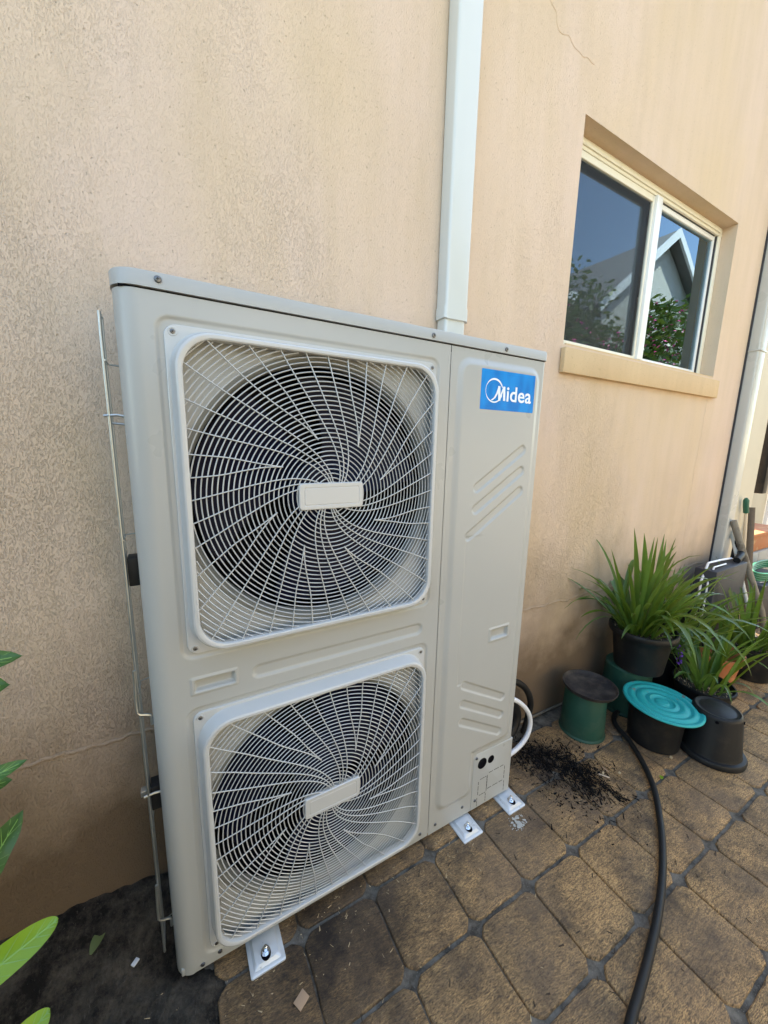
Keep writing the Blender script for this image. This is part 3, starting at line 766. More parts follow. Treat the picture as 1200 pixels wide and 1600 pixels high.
# M as strokes: swoosh leg, diagonal, second up-stroke, right stem
poly([(.175,.765),(.215,.755),(.262,.69),(.300,.58),(.325,.40),(.300,.40),(.272,.56),(.235,.68)])
poly([(.295,.385),(.335,.385),(.352,.755),(.312,.755)])
poly([(.315,.755),(.345,.755),(.412,.39),(.388,.39)])
poly([(.385,.385),(.424,.385),(.440,.745),(.400,.745)])
LB.build('lettering', M['print'], st, flat=True)
cu = bpy.data.curves.new('lettering', 'FONT'); cu.body = 'idea'; cu.size = .0485; cu.offset = .00075; cu.space_character = 1.02; cu.resolution_u = 6
to = bpy.data.objects.new('tmp', cu); COL.objects.link(to)
bpy.context.view_layer.update()
me = bpy.data.meshes.new_from_object(to.evaluated_get(bpy.context.evaluated_depsgraph_get()))
bpy.data.objects.remove(to)
xs_ = [v.co.x for v in me.vertices]; ys_ = [v.co.y for v in me.vertices]
sx_ = (.187*(.940-.462))/(max(xs_)-min(xs_)); sy_ = (.094*(.757-.365))/(max(ys_)-min(ys_))
wl = wloc(ac)
for v in me.vertices:
    v.co = Vector((SX(.462)+(v.co.x-min(xs_))*sx_-wl[0], YS-.0006-wl[1], SZ(.757)+(v.co.y-min(ys_))*sy_-wl[2]))
me.materials.append(M['print']); to = bpy.data.objects.new('lettering', me); COL.objects.link(to); to.parent = st
# feet
def foot(xa, xb):
    mb = MB(); ya, yb = -.058, .060; xc = (xa+xb)/2; yc = (ya+yb)/2; a = (xb-xa)/2; b_ = (yb-ya)/2
    def lp(i_, z, r_=.004, i2=None):
        pts = rrect(xc, yc, a-i_, b_-(i2 if i2 is not None else i_), r_, 0, 3); return [(x, y, z) for x, _, y in pts]
    mb.loft([lp(0,-.0198), lp(0,-.0165), lp(.002,-.0150), lp(.0075,-.0148), lp(.0125,-.0085,.008), lp(.0150,-.0080,.008)])
    f = mb.build('mounting_foot', M['foot'], ac, smooth=30)
    bx, by = xc-.001, -.030
    slot = [(bx+.0105*math.cos(R(t)), by-.003+.014*math.sin(R(t)), -.0077) for t in range(0, 360, 20)]
    MB().add(slot, [tuple(range(len(slot)))]).build('bolt_slot', M['black'], f, flat=True)
    mb = MB().lathe([(.0098,-.0077),(.0098,-.0062)], (bx, by, 0), 24)
    mb.loft([[(bx+.0072*math.cos(R(60*k+10)), by+.0072*math.sin(R(60*k+10)), z) for k in range(6)] for z in (-.0062,.0006)])
    mb.lathe([(.0040,.0006),(.0040,.0070),(.0030,.0082)], (bx, by, 0), 14)
    mb.build('bolt', M['bolt'], f, smooth=30)
foot(.134, .208); foot(.718, .790); foot(.898, .970)
# coil guard of bent wire on the left side, with its clips and bumpers
mb = MB(); gx = -.0205
for y, rr in ((.046, .0024), (.062, .0016), (.082, .0016)):
    mb.tube([(gx, y, .035), (gx, y, 1.26), (gx+.0005, y, 1.292)], rr, 8)
for k in range(5):
    z = .06+.29*k; mb.tube([(gx+.002, .042, z), (gx+.002, .088, z), (gx+.018, .094, z)], .0014, 6)
mb.tube([(gx, .044, .035), (gx, .084, .035)], .0016, 6); mb.tube([(gx, .044, 1.290), (gx, .084, 1.290)], .0016, 6)
cg = mb.build('coil_guard', M['zinc'], ac, smooth=60)
for z, s_ in ((1.135, 0), (.60, 1), (.42, 0), (.125, 1)):
    if s_ == 0:
        MB().tube([(-.028, .046, z), (-.010, .046, z+.002), (.001, .046, z)], .0024, 8).build('clip', M['zinc'], cg)
        MB().tube([(-.024, .075, z-.010), (.001, .075, z-.012)], .0018, 8).build('clip', M['zinc'], cg)
    else:
        MB().tube([(-.0225, .040, z+.09), (-.0245, .040, z+.03), (-.0245, .040, z+.006), (-.020, .040, z), (-.010, .040, z-.003), (-.004, .040, z-.006), (-.003, .040, z-.012), (-.003, .040, z-.026)], .0026, 8).build('clip', M['zinc'], cg)
for z in (.870, .405):
    MB().bbox(-.0175, -.0005, .050, .080, z-.026, z+.026, .002).build('bumper', M['rubber'], cg)
MB().bbox(-.034, -.023, .056, .070, .412, .424, .001).build('clip', M['zinc'], cg)

# pipes looping out of the back of the unit
def smoothpath(pts, n=10):
    pts = [Vector(p) for p in pts]; out = []
    P_ = [pts[0]]+pts+[pts[-1]]
    for i in range(1, len(P_)-2):
        p0, p1, p2, p3 = P_[i-1], P_[i], P_[i+1], P_[i+2]
        for k in range(n):
            t = k/n; out.append(.5*((2*p1)+(-p0+p2)*t+(2*p0-5*p1+4*p2-p3)*t*t+(-p0+3*p1-3*p2+p3)*t*t*t))
    out.append(pts[-1]); return out
o = MB().tube(smoothpath([(.955,.125,.235),(1.03,.115,.225),(1.085,.105,.205),(1.140,.098,.150),(1.160,.095,.095),(1.140,.09,.048),(1.085,.088,.018),(1.00,.09,.006),(.94,.10,.004)]), .0085, 12).build('drain_hose', M['white'], smooth=80)
tag(o, 'white pipe curving out behind the right side of the air conditioner', 'pipe')
o = MB().tube(smoothpath([(.955,.155,.225),(1.04,.150,.210),(1.110,.145,.160),(1.135,.14,.100),(1.105,.135,.050),(1.02,.13,.02),(.95,.13,.012)]), .019, 14).build('insulated_pipe', M['rubber'], smooth=80)
tag(o, 'thick black foam insulated pipe looping beside the white pipe', 'pipe', 'black insulated pipes behind the unit')
o = MB().tube(smoothpath([(.955,.165,.270),(1.07,.160,.262),(1.175,.155,.205),(1.222,.150,.130),(1.215,.148,.060),(1.195,.147,-.002)]), .012, 12).build('insulated_pipe', M['rubber'], smooth=80)
tag(o, 'slimmer black insulated pipe forming the outer edge of the loop behind the white pipe', 'pipe', 'black insulated pipes behind the unit')

# ------------------------------------------------------------------ pots
def wavy(mb, prof, c, n=56): return mb.lathe(prof, c, n)
# upturned green pot with black saucer
t = empty('upturned_pot', (1.443,.068,GZ), 'green upturned pot with a dusty black saucer on top, by the wall', 'pot')
MB().lathe([(.084,0),(.0845,.004),(.080,.010),(.079,.05),(.0745,.18),(.070,.187)], (1.443,.066,GZ), 56).build('pot', M['potgreen'], t)
MB().lathe([(.076,.188),(.092,.190),(.0975,.200),(.0985,.206),(.0965,.2065),(.0915,.197),(.088,.194),(.03,.193),(.0,.193)], (1.445,.056,GZ), 64, True, False).build('saucer', M['saucer'], t, smooth=50)
# second green pot carrying the big black one
t = empty('upturned_pot', (1.765,.075,GZ), 'green upturned pot holding up the big black plant pot behind the teal lid', 'pot')
MB().lathe([(.100,0),(.101,.006),(.096,.012),(.090,.150),(.088,.197),(.083,.203)], (1.752,.072,GZ), 56).build('pot', M['potgreen'], t)
# teal lid on black tub
t = empty('tub', (1.645,-.097,GZ), 'black round tub standing under the turquoise ridged lid', 'tub')
MB().lathe([(.080,0),(.085,.003),(.088,.05),(.0945,.165),(.090,.1655),(.084,.05),(.0,.02)], (1.643,-.100,GZ), 56, True, False).build('tub_body', M['potblack'], t)
prof = [(.0,.001),(.120,.001),(.1275,.0),(.1295,.002),(.1290,.0065),(.1265,.0085),(.121,.0085),(.1165,.0045),(.112,.0040),(.108,.0080),(.101,.0095),(.094,.0090),(.090,.0045),(.086,.0040),(.082,.0080),(.072,.0090),(.060,.0090),(.056,.0050),(.052,.0048),(.048,.0085),(.040,.0085),(.036,.0030),(.030,.0018),(.024,.0020),(.021,.0070),(.016,.0080),(.0,.0080)]
mb = MB().lathe(prof, (0,0,0), 72, False, False)
o = mb.build('lid', M['teal'], loc=(0,0,0), smooth=50); o.location = (1.636,-.116,.1475); o.rotation_euler = (R(2.0), R(1.0), .4)
tag(o, 'round turquoise plastic lid with concentric ridges resting on the black tub', 'lid')
# black upturned pot
t = empty('upturned_pot', (1.772,-.232,GZ), 'black upturned plant pot with flat base upward, right of the turquoise lid', 'pot')
mb = MB().lathe([(.098,0),(.104,.002),(.105,.016),(.101,.022),(.091,.024),(.0885,.03),(.074,.172),(.071,.180),(.066,.183),(.060,.181),(.056,.1795),(.050,.1795),(.047,.181),(.0,.181)], (1.770,-.237,GZ), 64, True, False)
mb.build('pot', M['potblack'], t, smooth=45)
for a in (20, 100, 200, 280, 340):
    x, y = 1.770+.0735*math.cos(R(a)), -.237+.0735*math.sin(R(a))
    MB().tube([(x, y, GZ+.166), (x+.0035*math.cos(R(a)), y+.0035*math.sin(R(a)), GZ+.166)], .0055, 10).build('drain_hole', M['black'], t)

# strap-leaf plants: every leaf an own mesh
def strap(parent, base, direction, length, width, droop, m, yaw=0, up=1.0):
    d = Vector(direction).normalized(); pos = Vector(base); n = 11; vel = d.copy()
    side = Vector((-math.sin(yaw), math.cos(yaw), 0))
    s0 = vel.cross(Vector((0,0,1)));
    if s0.length < .1: s0 = side
    s0.normalize(); s0 = (s0+.5*side).normalized()
    L, C_, Rr = [], [], []
    for i in range(n):
        u = i/(n-1); wv = width*(.55+.45*min(1, u*4))*(1-max(0, (u-.62)/.38)**1.6)*.5+.0003
        nrm = s0.cross(vel).normalized()
        L.append(pos+s0*wv+nrm*wv*.35); C_.append(pos.copy()); Rr.append(pos-s0*wv+nrm*wv*.35)
        pos = pos+vel*(length/(n-1)); vel = (vel+Vector((0,0,-1))*droop*(.3+u)/(n-1)*2).normalized()
    mb = MB(); mb.loft([L, C_, Rr], False, False, closed=False)
    return mb.build('leaf', m, parent, smooth=80)
def plantpot(name, label, group, c, z0_, prof, soil_r, soil_z, leaves, mats, rnd, potmat='potblack'):
    t = empty(name, (c[0], c[1], z0_), label, 'potted plant', group)
    MB().lathe(prof, (c[0], c[1], z0_), 60, True, False).build('pot', M[potmat], t, smooth=45)
    mb = MB(); V = []; nr = 14; na = 36
    V.append((c[0], c[1], z0_+soil_z+.006))
    for i in range(1, nr+1):
        for k in range(na):
            r_ = soil_r*i/nr; a = 2*math.pi*k/na; x = c[0]+r_*math.cos(a); y = c[1]+r_*math.sin(a)
            V.append((x, y, z0_+soil_z+.006*noise.noise(Vector((x*60, y*60, 1)))+.004*noise.noise(Vector((x*150, y*150, 1)))))
    F = [(0, 1+k, 1+(k+1) % na) for k in range(na)]
    for i in range(nr-1):
        for k in range(na): F.append((1+i*na+k, 1+(i+1)*na+k, 1+(i+1)*na+(k+1) % na, 1+i*na+(k+1) % na))
    mb.add(V, F); tag(mb.build('potting_mix', M['mulch'], t, smooth=70), kind='stuff')
    mb = MB()
    for k in range(260):
        a = rnd.uniform(0, 6.28); r_ = soil_r*.95*math.sqrt(rnd.random()); x = c[0]+r_*math.cos(a); y = c[1]+r_*math.sin(a); z = z0_+soil_z+.004
        s = rnd.uniform(.002, .006); b2 = rnd.uniform(0, 3.14)
        dx, dy = math.cos(b2)*s, math.sin(b2)*s
        mb.add([(x-dx, y-dy, z-.001), (x+dy*.4, y-dx*.4, z+.001), (x+dx, y+dy, z+rnd.uniform(0,.005)), (x-dy*.4, y+dx*.4, z+.003)], [(0,1,2,3)])
    tag(mb.build('bark_chip', M['chip'], t, flat=True), kind='stuff')
    for (bx, by, dx, dy, dz, L, wd, dr) in leaves:
        strap(t, (c[0]+bx, c[1]+by, z0_+soil_z), (dx, dy, dz), L, wd, dr, M[rnd.choice(mats)], rnd.uniform(0, 3.14))
    return t
rnd = random.Random(11)
def leaves_rand(n, rr, Lr, wr, spread, droop, bias=(0,0)):
    out = []
    for k in range(n):
        a = rnd.uniform(0, 2*math.pi); r_ = rr*math.sqrt(rnd.random()); bx, by = r_*math.cos(a), r_*math.sin(a)
        s = rnd.uniform(*spread); a2 = a+rnd.uniform(-.7,.7)
        out.append((bx, by, math.cos(a2)*s+bias[0]*rnd.random(), math.sin(a2)*s+bias[1]*rnd.random(), 1, rnd.uniform(*Lr), rnd.uniform(*wr), rnd.uniform(*droop)))
    return out
L1 = leaves_rand(78, .085, (.22,.46), (.015,.026), (.05,1.15), (.1,2.0), (.5,0))
L1 += [(-.06,.02,-.45,.05,1,.42,.014,.1),(-.05,0,-.15,-.1,1,.44,.015,.05),(0,.0,.02,0,1,.41,.017,.03),(.02,-.02,.08,.02,1,.40,.016,.05),(-.08,.02,-.6,.15,1,.42,.008,1.5),(-.08,.01,-.9,.15,1,.36,.007,1.7),
       (-.07,-.01,-.35,.0,1,.36,.014,.3),(.05,.0,.9,.1,1,.50,.013,.9),(.05,-.02,1.2,.0,1,.52,.012,1.0),(.06,.0,1.4,.1,1,.55,.012,1.0),(.07,0,1.5,-.1,1,.5,.012,1.1)]
cp = (1.757,.040); zp = .183
t = plantpot('potted_plant', 'tall strap leaved plant in a big black pot raised on the green upturned pot', 'strap leaved plants in black pots', cp, zp,
    [(.085,0),(.090,.003),(.104,.120),(.110,.150),(.112,.152),(.123,.155),(.1255,.160),(.1255,.176),(.122,.181),(.117,.181),(.114,.176),(.110,.150),(.0,.140)], .112, .158, L1, ['strap','strap','strap2'], rnd)
t['label'] = 'tall strap leaved plant in a big black pot raised on the green upturned pot'
strap(t, (1.80, .03, .50), (1, -.1, .15), .05, .014, .2, M['yellow'])
L2 = leaves_rand(36, .07, (.18,.38), (.014,.023), (.1,.9), (.3,1.4), (.15,0))
t = plantpot('potted_plant', 'low strap leaved plant in a black pot of bark behind the upturned black pot', 'strap leaved plants in black pots', (1.985,-.115), GZ,
    [(.080,0),(.084,.003),(.100,.130),(.108,.133),(.110,.138),(.109,.148),(.104,.149),(.098,.130),(.0,.125)], .098, .128, L2, ['strap2','strap2','strap'], rnd)
strap(t, (2.02, -.17, .135), (.5, -.6, .5), .13, .010, 1.8, M['strap'])
strap(t, (2.00, -.16, .128), (.5, -.8, .15), .035, .03, .2, M['limeleaf'])
L3 = leaves_rand(58, .08, (.24,.46), (.014,.023), (.1,1.0), (.3,1.2), (-.1,-.1))
plantpot('potted_plant', 'spreading grassy plant in the rightmost black pot on the patio', 'strap leaved plants in black pots', (2.56,-.100), GZ,
    [(.080,0),(.084,.003),(.100,.150),(.108,.153),(.110,.158),(.109,.168),(.104,.169),(.098,.150),(.0,.145)], .098, .150, L3, ['strap','strap2'], rnd)
L4 = leaves_rand(58, .08, (.24,.46), (.014,.023), (.1,.9), (.2,1.0), (.2,-.2))
plantpot('potted_plant', 'strap leaved plant in the black pot squeezed behind the big black pot', 'strap leaved plants in black pots', (2.08,.075), GZ,
    [(.085,0),(.090,.003),(.110,.190),(.118,.193),(.120,.198),(.119,.208),(.114,.209),(.108,.190),(.0,.185)], .106, .190, L4, ['strap','strap','strap2'], rnd)
# broken terracotta planter
t = empty('planter', (2.30,-.03,GZ), 'orange terracotta planter with a broken rim among the strap leaves', 'planter')
mb = MB(); n = 60; loops = []
for r_, z, inn in ((.085,0,0),(.108,.150,0),(.118,.152,0),(.120,.172,0),(.112,.173,1),(.104,.150,1),(.09,.10,1)):
    lp = []
    for k in range(n):
        a = 2*math.pi*k/n; zz = z
        brk = max(0, math.sin(a*1.0+.9))**6*.05 + (.012 if math.sin(a*7+1) > .75 else 0)
        if z > .14: zz = z-brk
        lp.append((2.30+r_*math.cos(a), -.03+r_*math.sin(a), GZ+zz))
    loops.append(lp)
mb.loft(loops, True, True); mb.build('planter_body', M['terra'], t, smooth=40)
for k in range(16): strap(t, (2.30+rnd.uniform(-.05,.05), -.03+rnd.uniform(-.05,.05), GZ+.09), (rnd.uniform(-.6,.3), rnd.uniform(-.7,.3), 1), rnd.uniform(.2,.34), .014, rnd.uniform(.3,1.2), M['strap2'])
# purple flower spike
t = empty('flower', (2.0,.0,.0), 'small purple flowers between the big black pot and the orange planter', 'flower')
MB().tube([(1.93,-.03,.12),(1.925,-.035,.20),(1.93,-.04,.28)], .002, 5).build('stem', M['strap'], t)
mb = MB()
for k in range(26):
    c = Vector((1.928+rnd.uniform(-.012,.012), -.038+rnd.uniform(-.012,.012), .19+.09*rnd.random())); a = Vector((rnd.uniform(-1,1), rnd.uniform(-1,1), rnd.uniform(-1,1))).normalized()*.006; b_ = a.orthogonal().normalized()*.005
    mb.add([c-a, c+b_, c+a, c-b_], [(0,1,2,3)])
mb.build('petal', M['purple'], t, flat=True)

# hose on the paving
o = MB().tube(smoothpath([(1.70,.045,-.008),(1.63,.040,-.008),(1.575,.005,-.008),(1.529,-.077,-.008),(1.462,-.159,-.008),(1.392,-.224,-.008),(1.308,-.280,-.008),(1.209,-.335,-.008),(1.098,-.385,-.008),(.996,-.421,-.008),(.902,-.448,-.008),(.819,-.469,-.008),(.757,-.485,-.008),(.55,-.55,-.0105),(.30,-.70,-.0105)], 10), .0092, 14).build('garden_hose', M['rubber'], smooth=80)
tag(o, 'black rubber hose curving across the pavers from the pots', 'hose')

# ------------------------------------------------------------------ clutter at the far right
t = empty('crate', (2.62,.12,GZ), 'dark storage crate with a white edge behind the plants by the downpipe', 'crate')
mb = MB(); mb.bbox(2.42, 2.80, .045, .140, GZ, .50, .006); mb.build('crate_body', M['crate'], t)
mb = MB(); mb.tube([(2.408,.10,.20),(2.408,.10,.44),(2.455,.10,.528),(2.60,.10,.524),(2.74,.10,.515)], .006, 4); mb.tube([(2.418,.075,.20),(2.418,.075,.43),(2.460,.075,.512),(2.60,.075,.51)], .0045, 4)
mb.build('white_edge', M['white'], t, smooth=20)
MB().tube([(2.72,.07,.515),(2.80,.08,.53),(2.83,.09,.54)], .017, 12).build('handle', M['potblack'], t)
MB().tube([(2.83,.12,.50),(2.84,.12,.60)], .014, 10).build('handle', M['potblack'], t)
def pole(name, label, cat, pts, r_, m, group=None):
    o = MB().tube(pts, r_, 12).build(name, M[m], smooth=60); tag(o, label, cat, group); return o
pole('pole', 'thick grey weathered pole leaning against the downpipe', 'pole', [(2.797,.140,.716),(2.90,-.02,.22),(2.935,-.07,GZ+.002)], .0165, 'greypipe')
t = empty('pole', (2.78,-.03,GZ), 'slim white banded pole leaning beside the thick grey pole', 'pole')
MB().tube([(2.841,.155,.652),(2.787,.0,.234),(2.757,-.09,GZ+.002)], .0095, 10).build('shaft', M['whitestick'], t)
for u in (.3,.45,.6): MB().tube([(2.841-.054*u, .155-.155*u, .652-.418*u),(2.841-.054*(u+.01), .155-.155*(u+.01), .652-.418*(u+.01))], .0102, 10).build('band', M['rail'], t)
t = empty('broom', (3.08,.10,GZ), 'upright tan broom handle with a dark green grip against the wall end', 'broom')
MB().tube([(3.061,.170,.741),(3.09,.13,.25),(3.105,.10,GZ+.002)], .0085, 10).build('handle', M['brass'], t)
MB().tube([(3.028,.172,.825),(3.035,.172,.812),(3.045,.172,.780),(3.061,.170,.738)], [.008,.015,.0145,.014], 12).build('grip', M['greengrip'], t, smooth=60)
pole('plank', 'brown weathered timber stake standing behind the broom handle', 'stake', [(3.175,.185,.76),(3.14,.12,.25),(3.12,.09,GZ+.002)], .020, 'wood')
# things past the end of the wall
t = empty('door', (4.4,.6,GZ), 'pale door with white frame past the end of the house wall', 'door')
MB().bbox(3.95, 4.95, .60, .64, .35, 2.3, .004).build('door_leaf', M['fence'], t)
mb = MB()
for xx in (3.90, 4.20, 4.95): mb.bbox(xx, xx+.05, .57, .599, .35, 2.3, .003)
mb.bbox(3.90, 5.0, .57, .599, 2.301, 2.36, .003); mb.build('door_frame', M['white'], t)
o = MB().bbox(3.28, 3.345, .175, .225, .84, 3.4, .006).build('gutter_pipe', M['potblack'])
tag(o, 'dark grey square pipe hanging at the corner past the pale wall end', 'pipe')
t = empty('step_wall', (4.2,.45,GZ), 'low pale block wall carrying the terracotta trough', 'wall')
for i in range(5):
    for j in range(2): MB().bbox(3.45+.30*i, 3.745+.30*i, .26, .50, GZ+.205*j, GZ+.200+.205*j, .005).build('block', M['concrete'], t)
t = empty('trough', (3.85,.28,.39), 'reddish terracotta trough standing on the pale blocks at the right edge', 'trough')
mb = MB(); mb.bbox(3.50, 4.15, .27, .44, .3905, .50, .008); mb.build('trough_body', M['terra'], t)
mb = MB(); mb.bbox(3.48, 4.17, .255, .455, .5005, .53, .006); mb.build('trough_rim', M['terra'], t)
mb = MB()
for k in range(4): mb.tube([(3.50+.19*math.cos(a)*1.2, .14+.05*math.sin(a), .30+.014*k+.02*math.sin(a)) for a in np.linspace(0, 6.283, 40)], .008, 8)
o = mb.build('coiled_hose', M['hosegreen'], smooth=80); tag(o, 'green garden hose coiled under the terracotta trough', 'hose')
o = MB().bbox(3.25, 3.75, .07, .25, GZ, .272, .008).build('storage_box', M['crate'])
tag(o, 'dark box under the coiled green hose at the right edge', 'box')

# ------------------------------------------------------------------ loose bits on the ground
mb = MB(); r3 = random.Random(5)
def sliver(mb, x, y, z, L, wd, a, tilt=0, th=.001):
    dx, dy = math.cos(a)*L/2, math.sin(a)*L/2; px, py = -math.sin(a)*wd/2, math.cos(a)*wd/2; tz = math.sin(tilt)*L/2
    mb.add([(x-dx-px,y-dy-py,z-tz),(x-dx+px,y-dy+py,z-tz),(x+dx+px*.5,y+dy+py*.5,z+tz),(x+dx-px*.5,y+dy-py*.5,z+tz),
            (x-dx,y-dy,z-tz+th),(x+dx,y+dy,z+tz+th)], [(0,1,4),(1,2,5,4),(2,3,5),(3,0,4,5)])
pile = [(1.139,.070),(1.20,.03),(1.24,-.03),(1.24,-.08),(1.21,-.11)]
for k in range(2300):
    if k < 1700:
        c = pile[r3.randrange(5)]; s = .028+.014*(k % 3)
        x, y = c[0]+r3.gauss(0, s), c[1]+r3.gauss(0, s); hh = .016*math.exp(-((x-c[0])**2+(y-c[1])**2)/(2*s*s))*r3.random()
    else:
        x, y = 1.20+r3.gauss(0, .08), -.04+r3.gauss(0, .085); hh = 0
    if y > .195: continue
    sliver(mb, x, y, GZ+.001+hh, (.003+.020*r3.random()**2.2), (.001+.006*r3.random()**2), r3.gauss(.9, .8), r3.uniform(-.35,.35))
for k in range(120):
    x, y = 1.265+r3.gauss(0, .008)-.0*k, -.11-.10*r3.random()
    sliver(mb, x, y, GZ+.0005, r3.uniform(.006,.018), .002, r3.uniform(1.0, 2.2), 0)
o = mb.build('mulch_pile', M['char'], flat=True); tag(o, 'scattered heap of black shredded mulch on the pavers', kind='stuff')
mb = MB()
for k in range(260):
    x, y = r3.uniform(-.25, 1.9), r3.uniform(-.65, .19)
    if r3.random() < .45: x, y = r3.uniform(.08, .75), r3.gauss(-.06, .05)
    if x < .05: continue
    q_ = r3.random()**2.5; sliver(mb, x, y, GZ+.0008, .0015+.009*q_, .001+.002*r3.random()**2, r3.uniform(0, 3.14), r3.uniform(-.2,.2))
o = mb.build('chaff', M['chip'], flat=True); tag(o, 'tiny pale chips and seed husks strewn over the pavers', kind='stuff')
mb = MB()
for k in range(150):
    x, y = r3.uniform(.3, 1.95), r3.uniform(-.62, .15)
    sliver(mb, x, y, GZ+.0008, r3.uniform(.004,.016), r3.uniform(.0015,.004), r3.uniform(0, 3.14), r3.uniform(-.1,.2))
o = mb.build('leaf_litter', M['mulch'], flat=True); tag(o, 'dark brown leaf crumbs scattered over the pavers', kind='stuff')
mb = MB()
for k in range(170):
    x, y = r3.uniform(-.55, .03), r3.uniform(-.35, .19)
    sliver(mb, x, y, GZ+.004+.060*float(sstep(.02,.206,np.array(y)))*float(sstep(.25,-.15,np.array(x))), r3.uniform(.002,.011), r3.uniform(.001,.003), r3.uniform(0, 3.14), r3.uniform(-.3,.4))
o = mb.build('soil_crumbs', M['chip'], flat=True); tag(o, 'pale crumbs in the black soil at the foot of the wall', kind='stuff')
def chip_box(name, label, cat, x, y, z, a, b_, h_, rot, m):
    o = MB().bbox(-a/2, a/2, -b_/2, b_/2, 0, h_, min(a, b_, h_)*.2).build(name, M[m], loc=(0,0,0)); o.location = (x, y, z); o.rotation_euler = (.1, .05, rot); tag(o, label, cat)
chip_box('cardboard_scrap', 'tan torn cardboard scrap lying on the paver near the front left foot', 'scrap', .218,-.135,GZ+.001,.026,.020,.0015,.5,'card')
chip_box('plastic_chip', 'small white rectangular chip lying on the black soil', 'chip', -.077,.075,.006,.014,.009,.003,.8,'white')
chip_box('wood_cube', 'small pale wood cube in front of the black tub', 'chip', 1.597,-.185,GZ+.001,.010,.009,.007,.3,'chip')
for k in range(4):
    x, y = 1.30+.018*k, -.125+.012*(k % 3)
    chip_box('wood_splinter', ('longest tan wood splinter at the end of the mulch heap','short pale wood splinter second from the mulch heap','thin pale splinter third from the mulch heap','stubby tan splinter farthest from the mulch heap')[k], 'splinter', x+.01*math.sin(k*5), y+.012*math.cos(k*7), GZ+.001, (.034,.014,.022,.011)[k], (.004,.006,.003,.007)[k], .003, (-.9,.6,-1.6,.1)[k], ('rail','chip','card','chip')[k])
def flatleaf(x, y, z, L, wd, a, m, name, label, tilt=.1):
    mb = MB(); Lp, Cn, Rp = [], [], []
    for i in range(9):
        u = i/8; ww = wd*math.sin(math.pi*min(1, u*.93+.04))**.8/2
        px, py = x+math.cos(a)*L*(u-.5), y+math.sin(a)*L*(u-.5); zz = z+.010*math.sin(u*3)*tilt*4
        Lp.append((px-math.sin(a)*ww, py+math.cos(a)*ww, zz+.15*ww)); Cn.append((px, py, zz)); Rp.append((px+math.sin(a)*ww, py-math.cos(a)*ww, zz+.12*ww))
    mb.loft([Lp, Cn, Rp], False, False, closed=False); o = mb.build(name, M[m], smooth=80); tag(o, label, 'leaf')
flatleaf(-.145,.135,.036,.050,.022,1.15,'dryleaf','fallen_leaf','dull green pointed fallen leaf on the black soil', .1)
flatleaf(1.472,-.212,GZ+.002,.018,.012,.4,'limeleaf','fallen_leaf','tiny bright green leaf on the pavers beside the hose', .05)
# pale patch of spilt mortar, crumbled into flakes
mb = MB()
for q in range(70):
    a0, rr = r3.uniform(0, 6.28), .030*math.sqrt(r3.random()); cx, cy = .905+rr*1.2*math.cos(a0), -.085+rr*.8*math.sin(a0); r_ = r3.uniform(.0015,.0065)*(1.3-rr/.03)
    V = [(cx, cy, GZ+.0018)]+[(cx+r_*r3.uniform(.6,1.2)*math.cos(k*.9), cy+r_*r3.uniform(.6,1.2)*math.sin(k*.9), GZ+.0009) for k in range(7)]
    mb.add(V, [(0, 1+k, 1+(k+1) % 7) for k in range(7)])
o = mb.build('mortar_splash', M['concrete'], flat=True); tag(o, 'crumbled pale grey mortar flakes on the paver between the two right feet', kind='stuff')

# ------------------------------------------------------------------ leafy shrub at the left edge
def oval_leaf(parent, base, direction, nrm, L, wd, m, droop=.4, name='leaf', blunt=False, veins=False):
    d = Vector(direction).normalized(); nv = Vector(nrm); s = d.cross(nv).normalized(); nv = s.cross(d).normalized()
    A, Bc, Cc = [], [], []; pos = Vector(base); n = 21 if blunt else 11
    for i in range(n):
        u = i/(n-1)
        if blunt: u = math.sin(math.pi/2*u)
        ww = wd/2*(math.sin(math.pi*min(1, .04+.96*u**.8))**.62 if 0 < u < 1 else .0)+.0004
        if blunt: ww = wd/2*min(1, u/.3+.05)**.8*math.sqrt(max(0, 1-max(0, (u-.45)/.55)**3.2))+.0004
        rip = (.05 if blunt else .06)*wd*math.sin(u*14)
        A.append(pos+s*ww+nv*(ww*.30+rip)); Bc.append(pos.copy()); Cc.append(pos-s*ww+nv*(ww*.30-rip))
        du = (math.sin(math.pi/2*min(1, (i+1)/(n-1)))-u) if blunt else 1/(n-1)
        pos = pos+d*L*du; d = (d-nv*droop*du).normalized(); nv = s.cross(d).normalized()
    A2 = [(a+b_)/2-nv*wd*.015 for a, b_ in zip(A, Bc)]; C2 = [(a+b_)/2-nv*wd*.015 for a, b_ in zip(Cc, Bc)]
    lf = MB().loft([A, A2, Bc, C2, Cc], False, False, closed=False).build(name, m, parent, smooth=80)
    if veins:
        mb = MB(); up = nv*.0004; mb.tube([q+nv*.0002 for q in Bc[:-1]], [.0007*(1-.8*i/n)+.00015 for i in range(n-1)], 5)
        st_ = 2 if n > 15 else 1
        for i in range(1, n-3, st_):
            j = min(n-2, i+(3 if n > 15 else 2))
            for E_ in (A, Cc): mb.tube([Bc[i]+up*.3, Bc[i].lerp(E_[j], .5)-nv*wd*.012+up, Bc[i].lerp(E_[j], .93)+up*.6], [.00035, .00028, .00015], 4)
        mb.build('vein', M['vein'], lf)
    return lf
sh = empty('shrub', (-.42,-.25,GZ), 'leafy green shrub reaching in from the left edge of the frame', 'shrub')
r4 = random.Random(3)
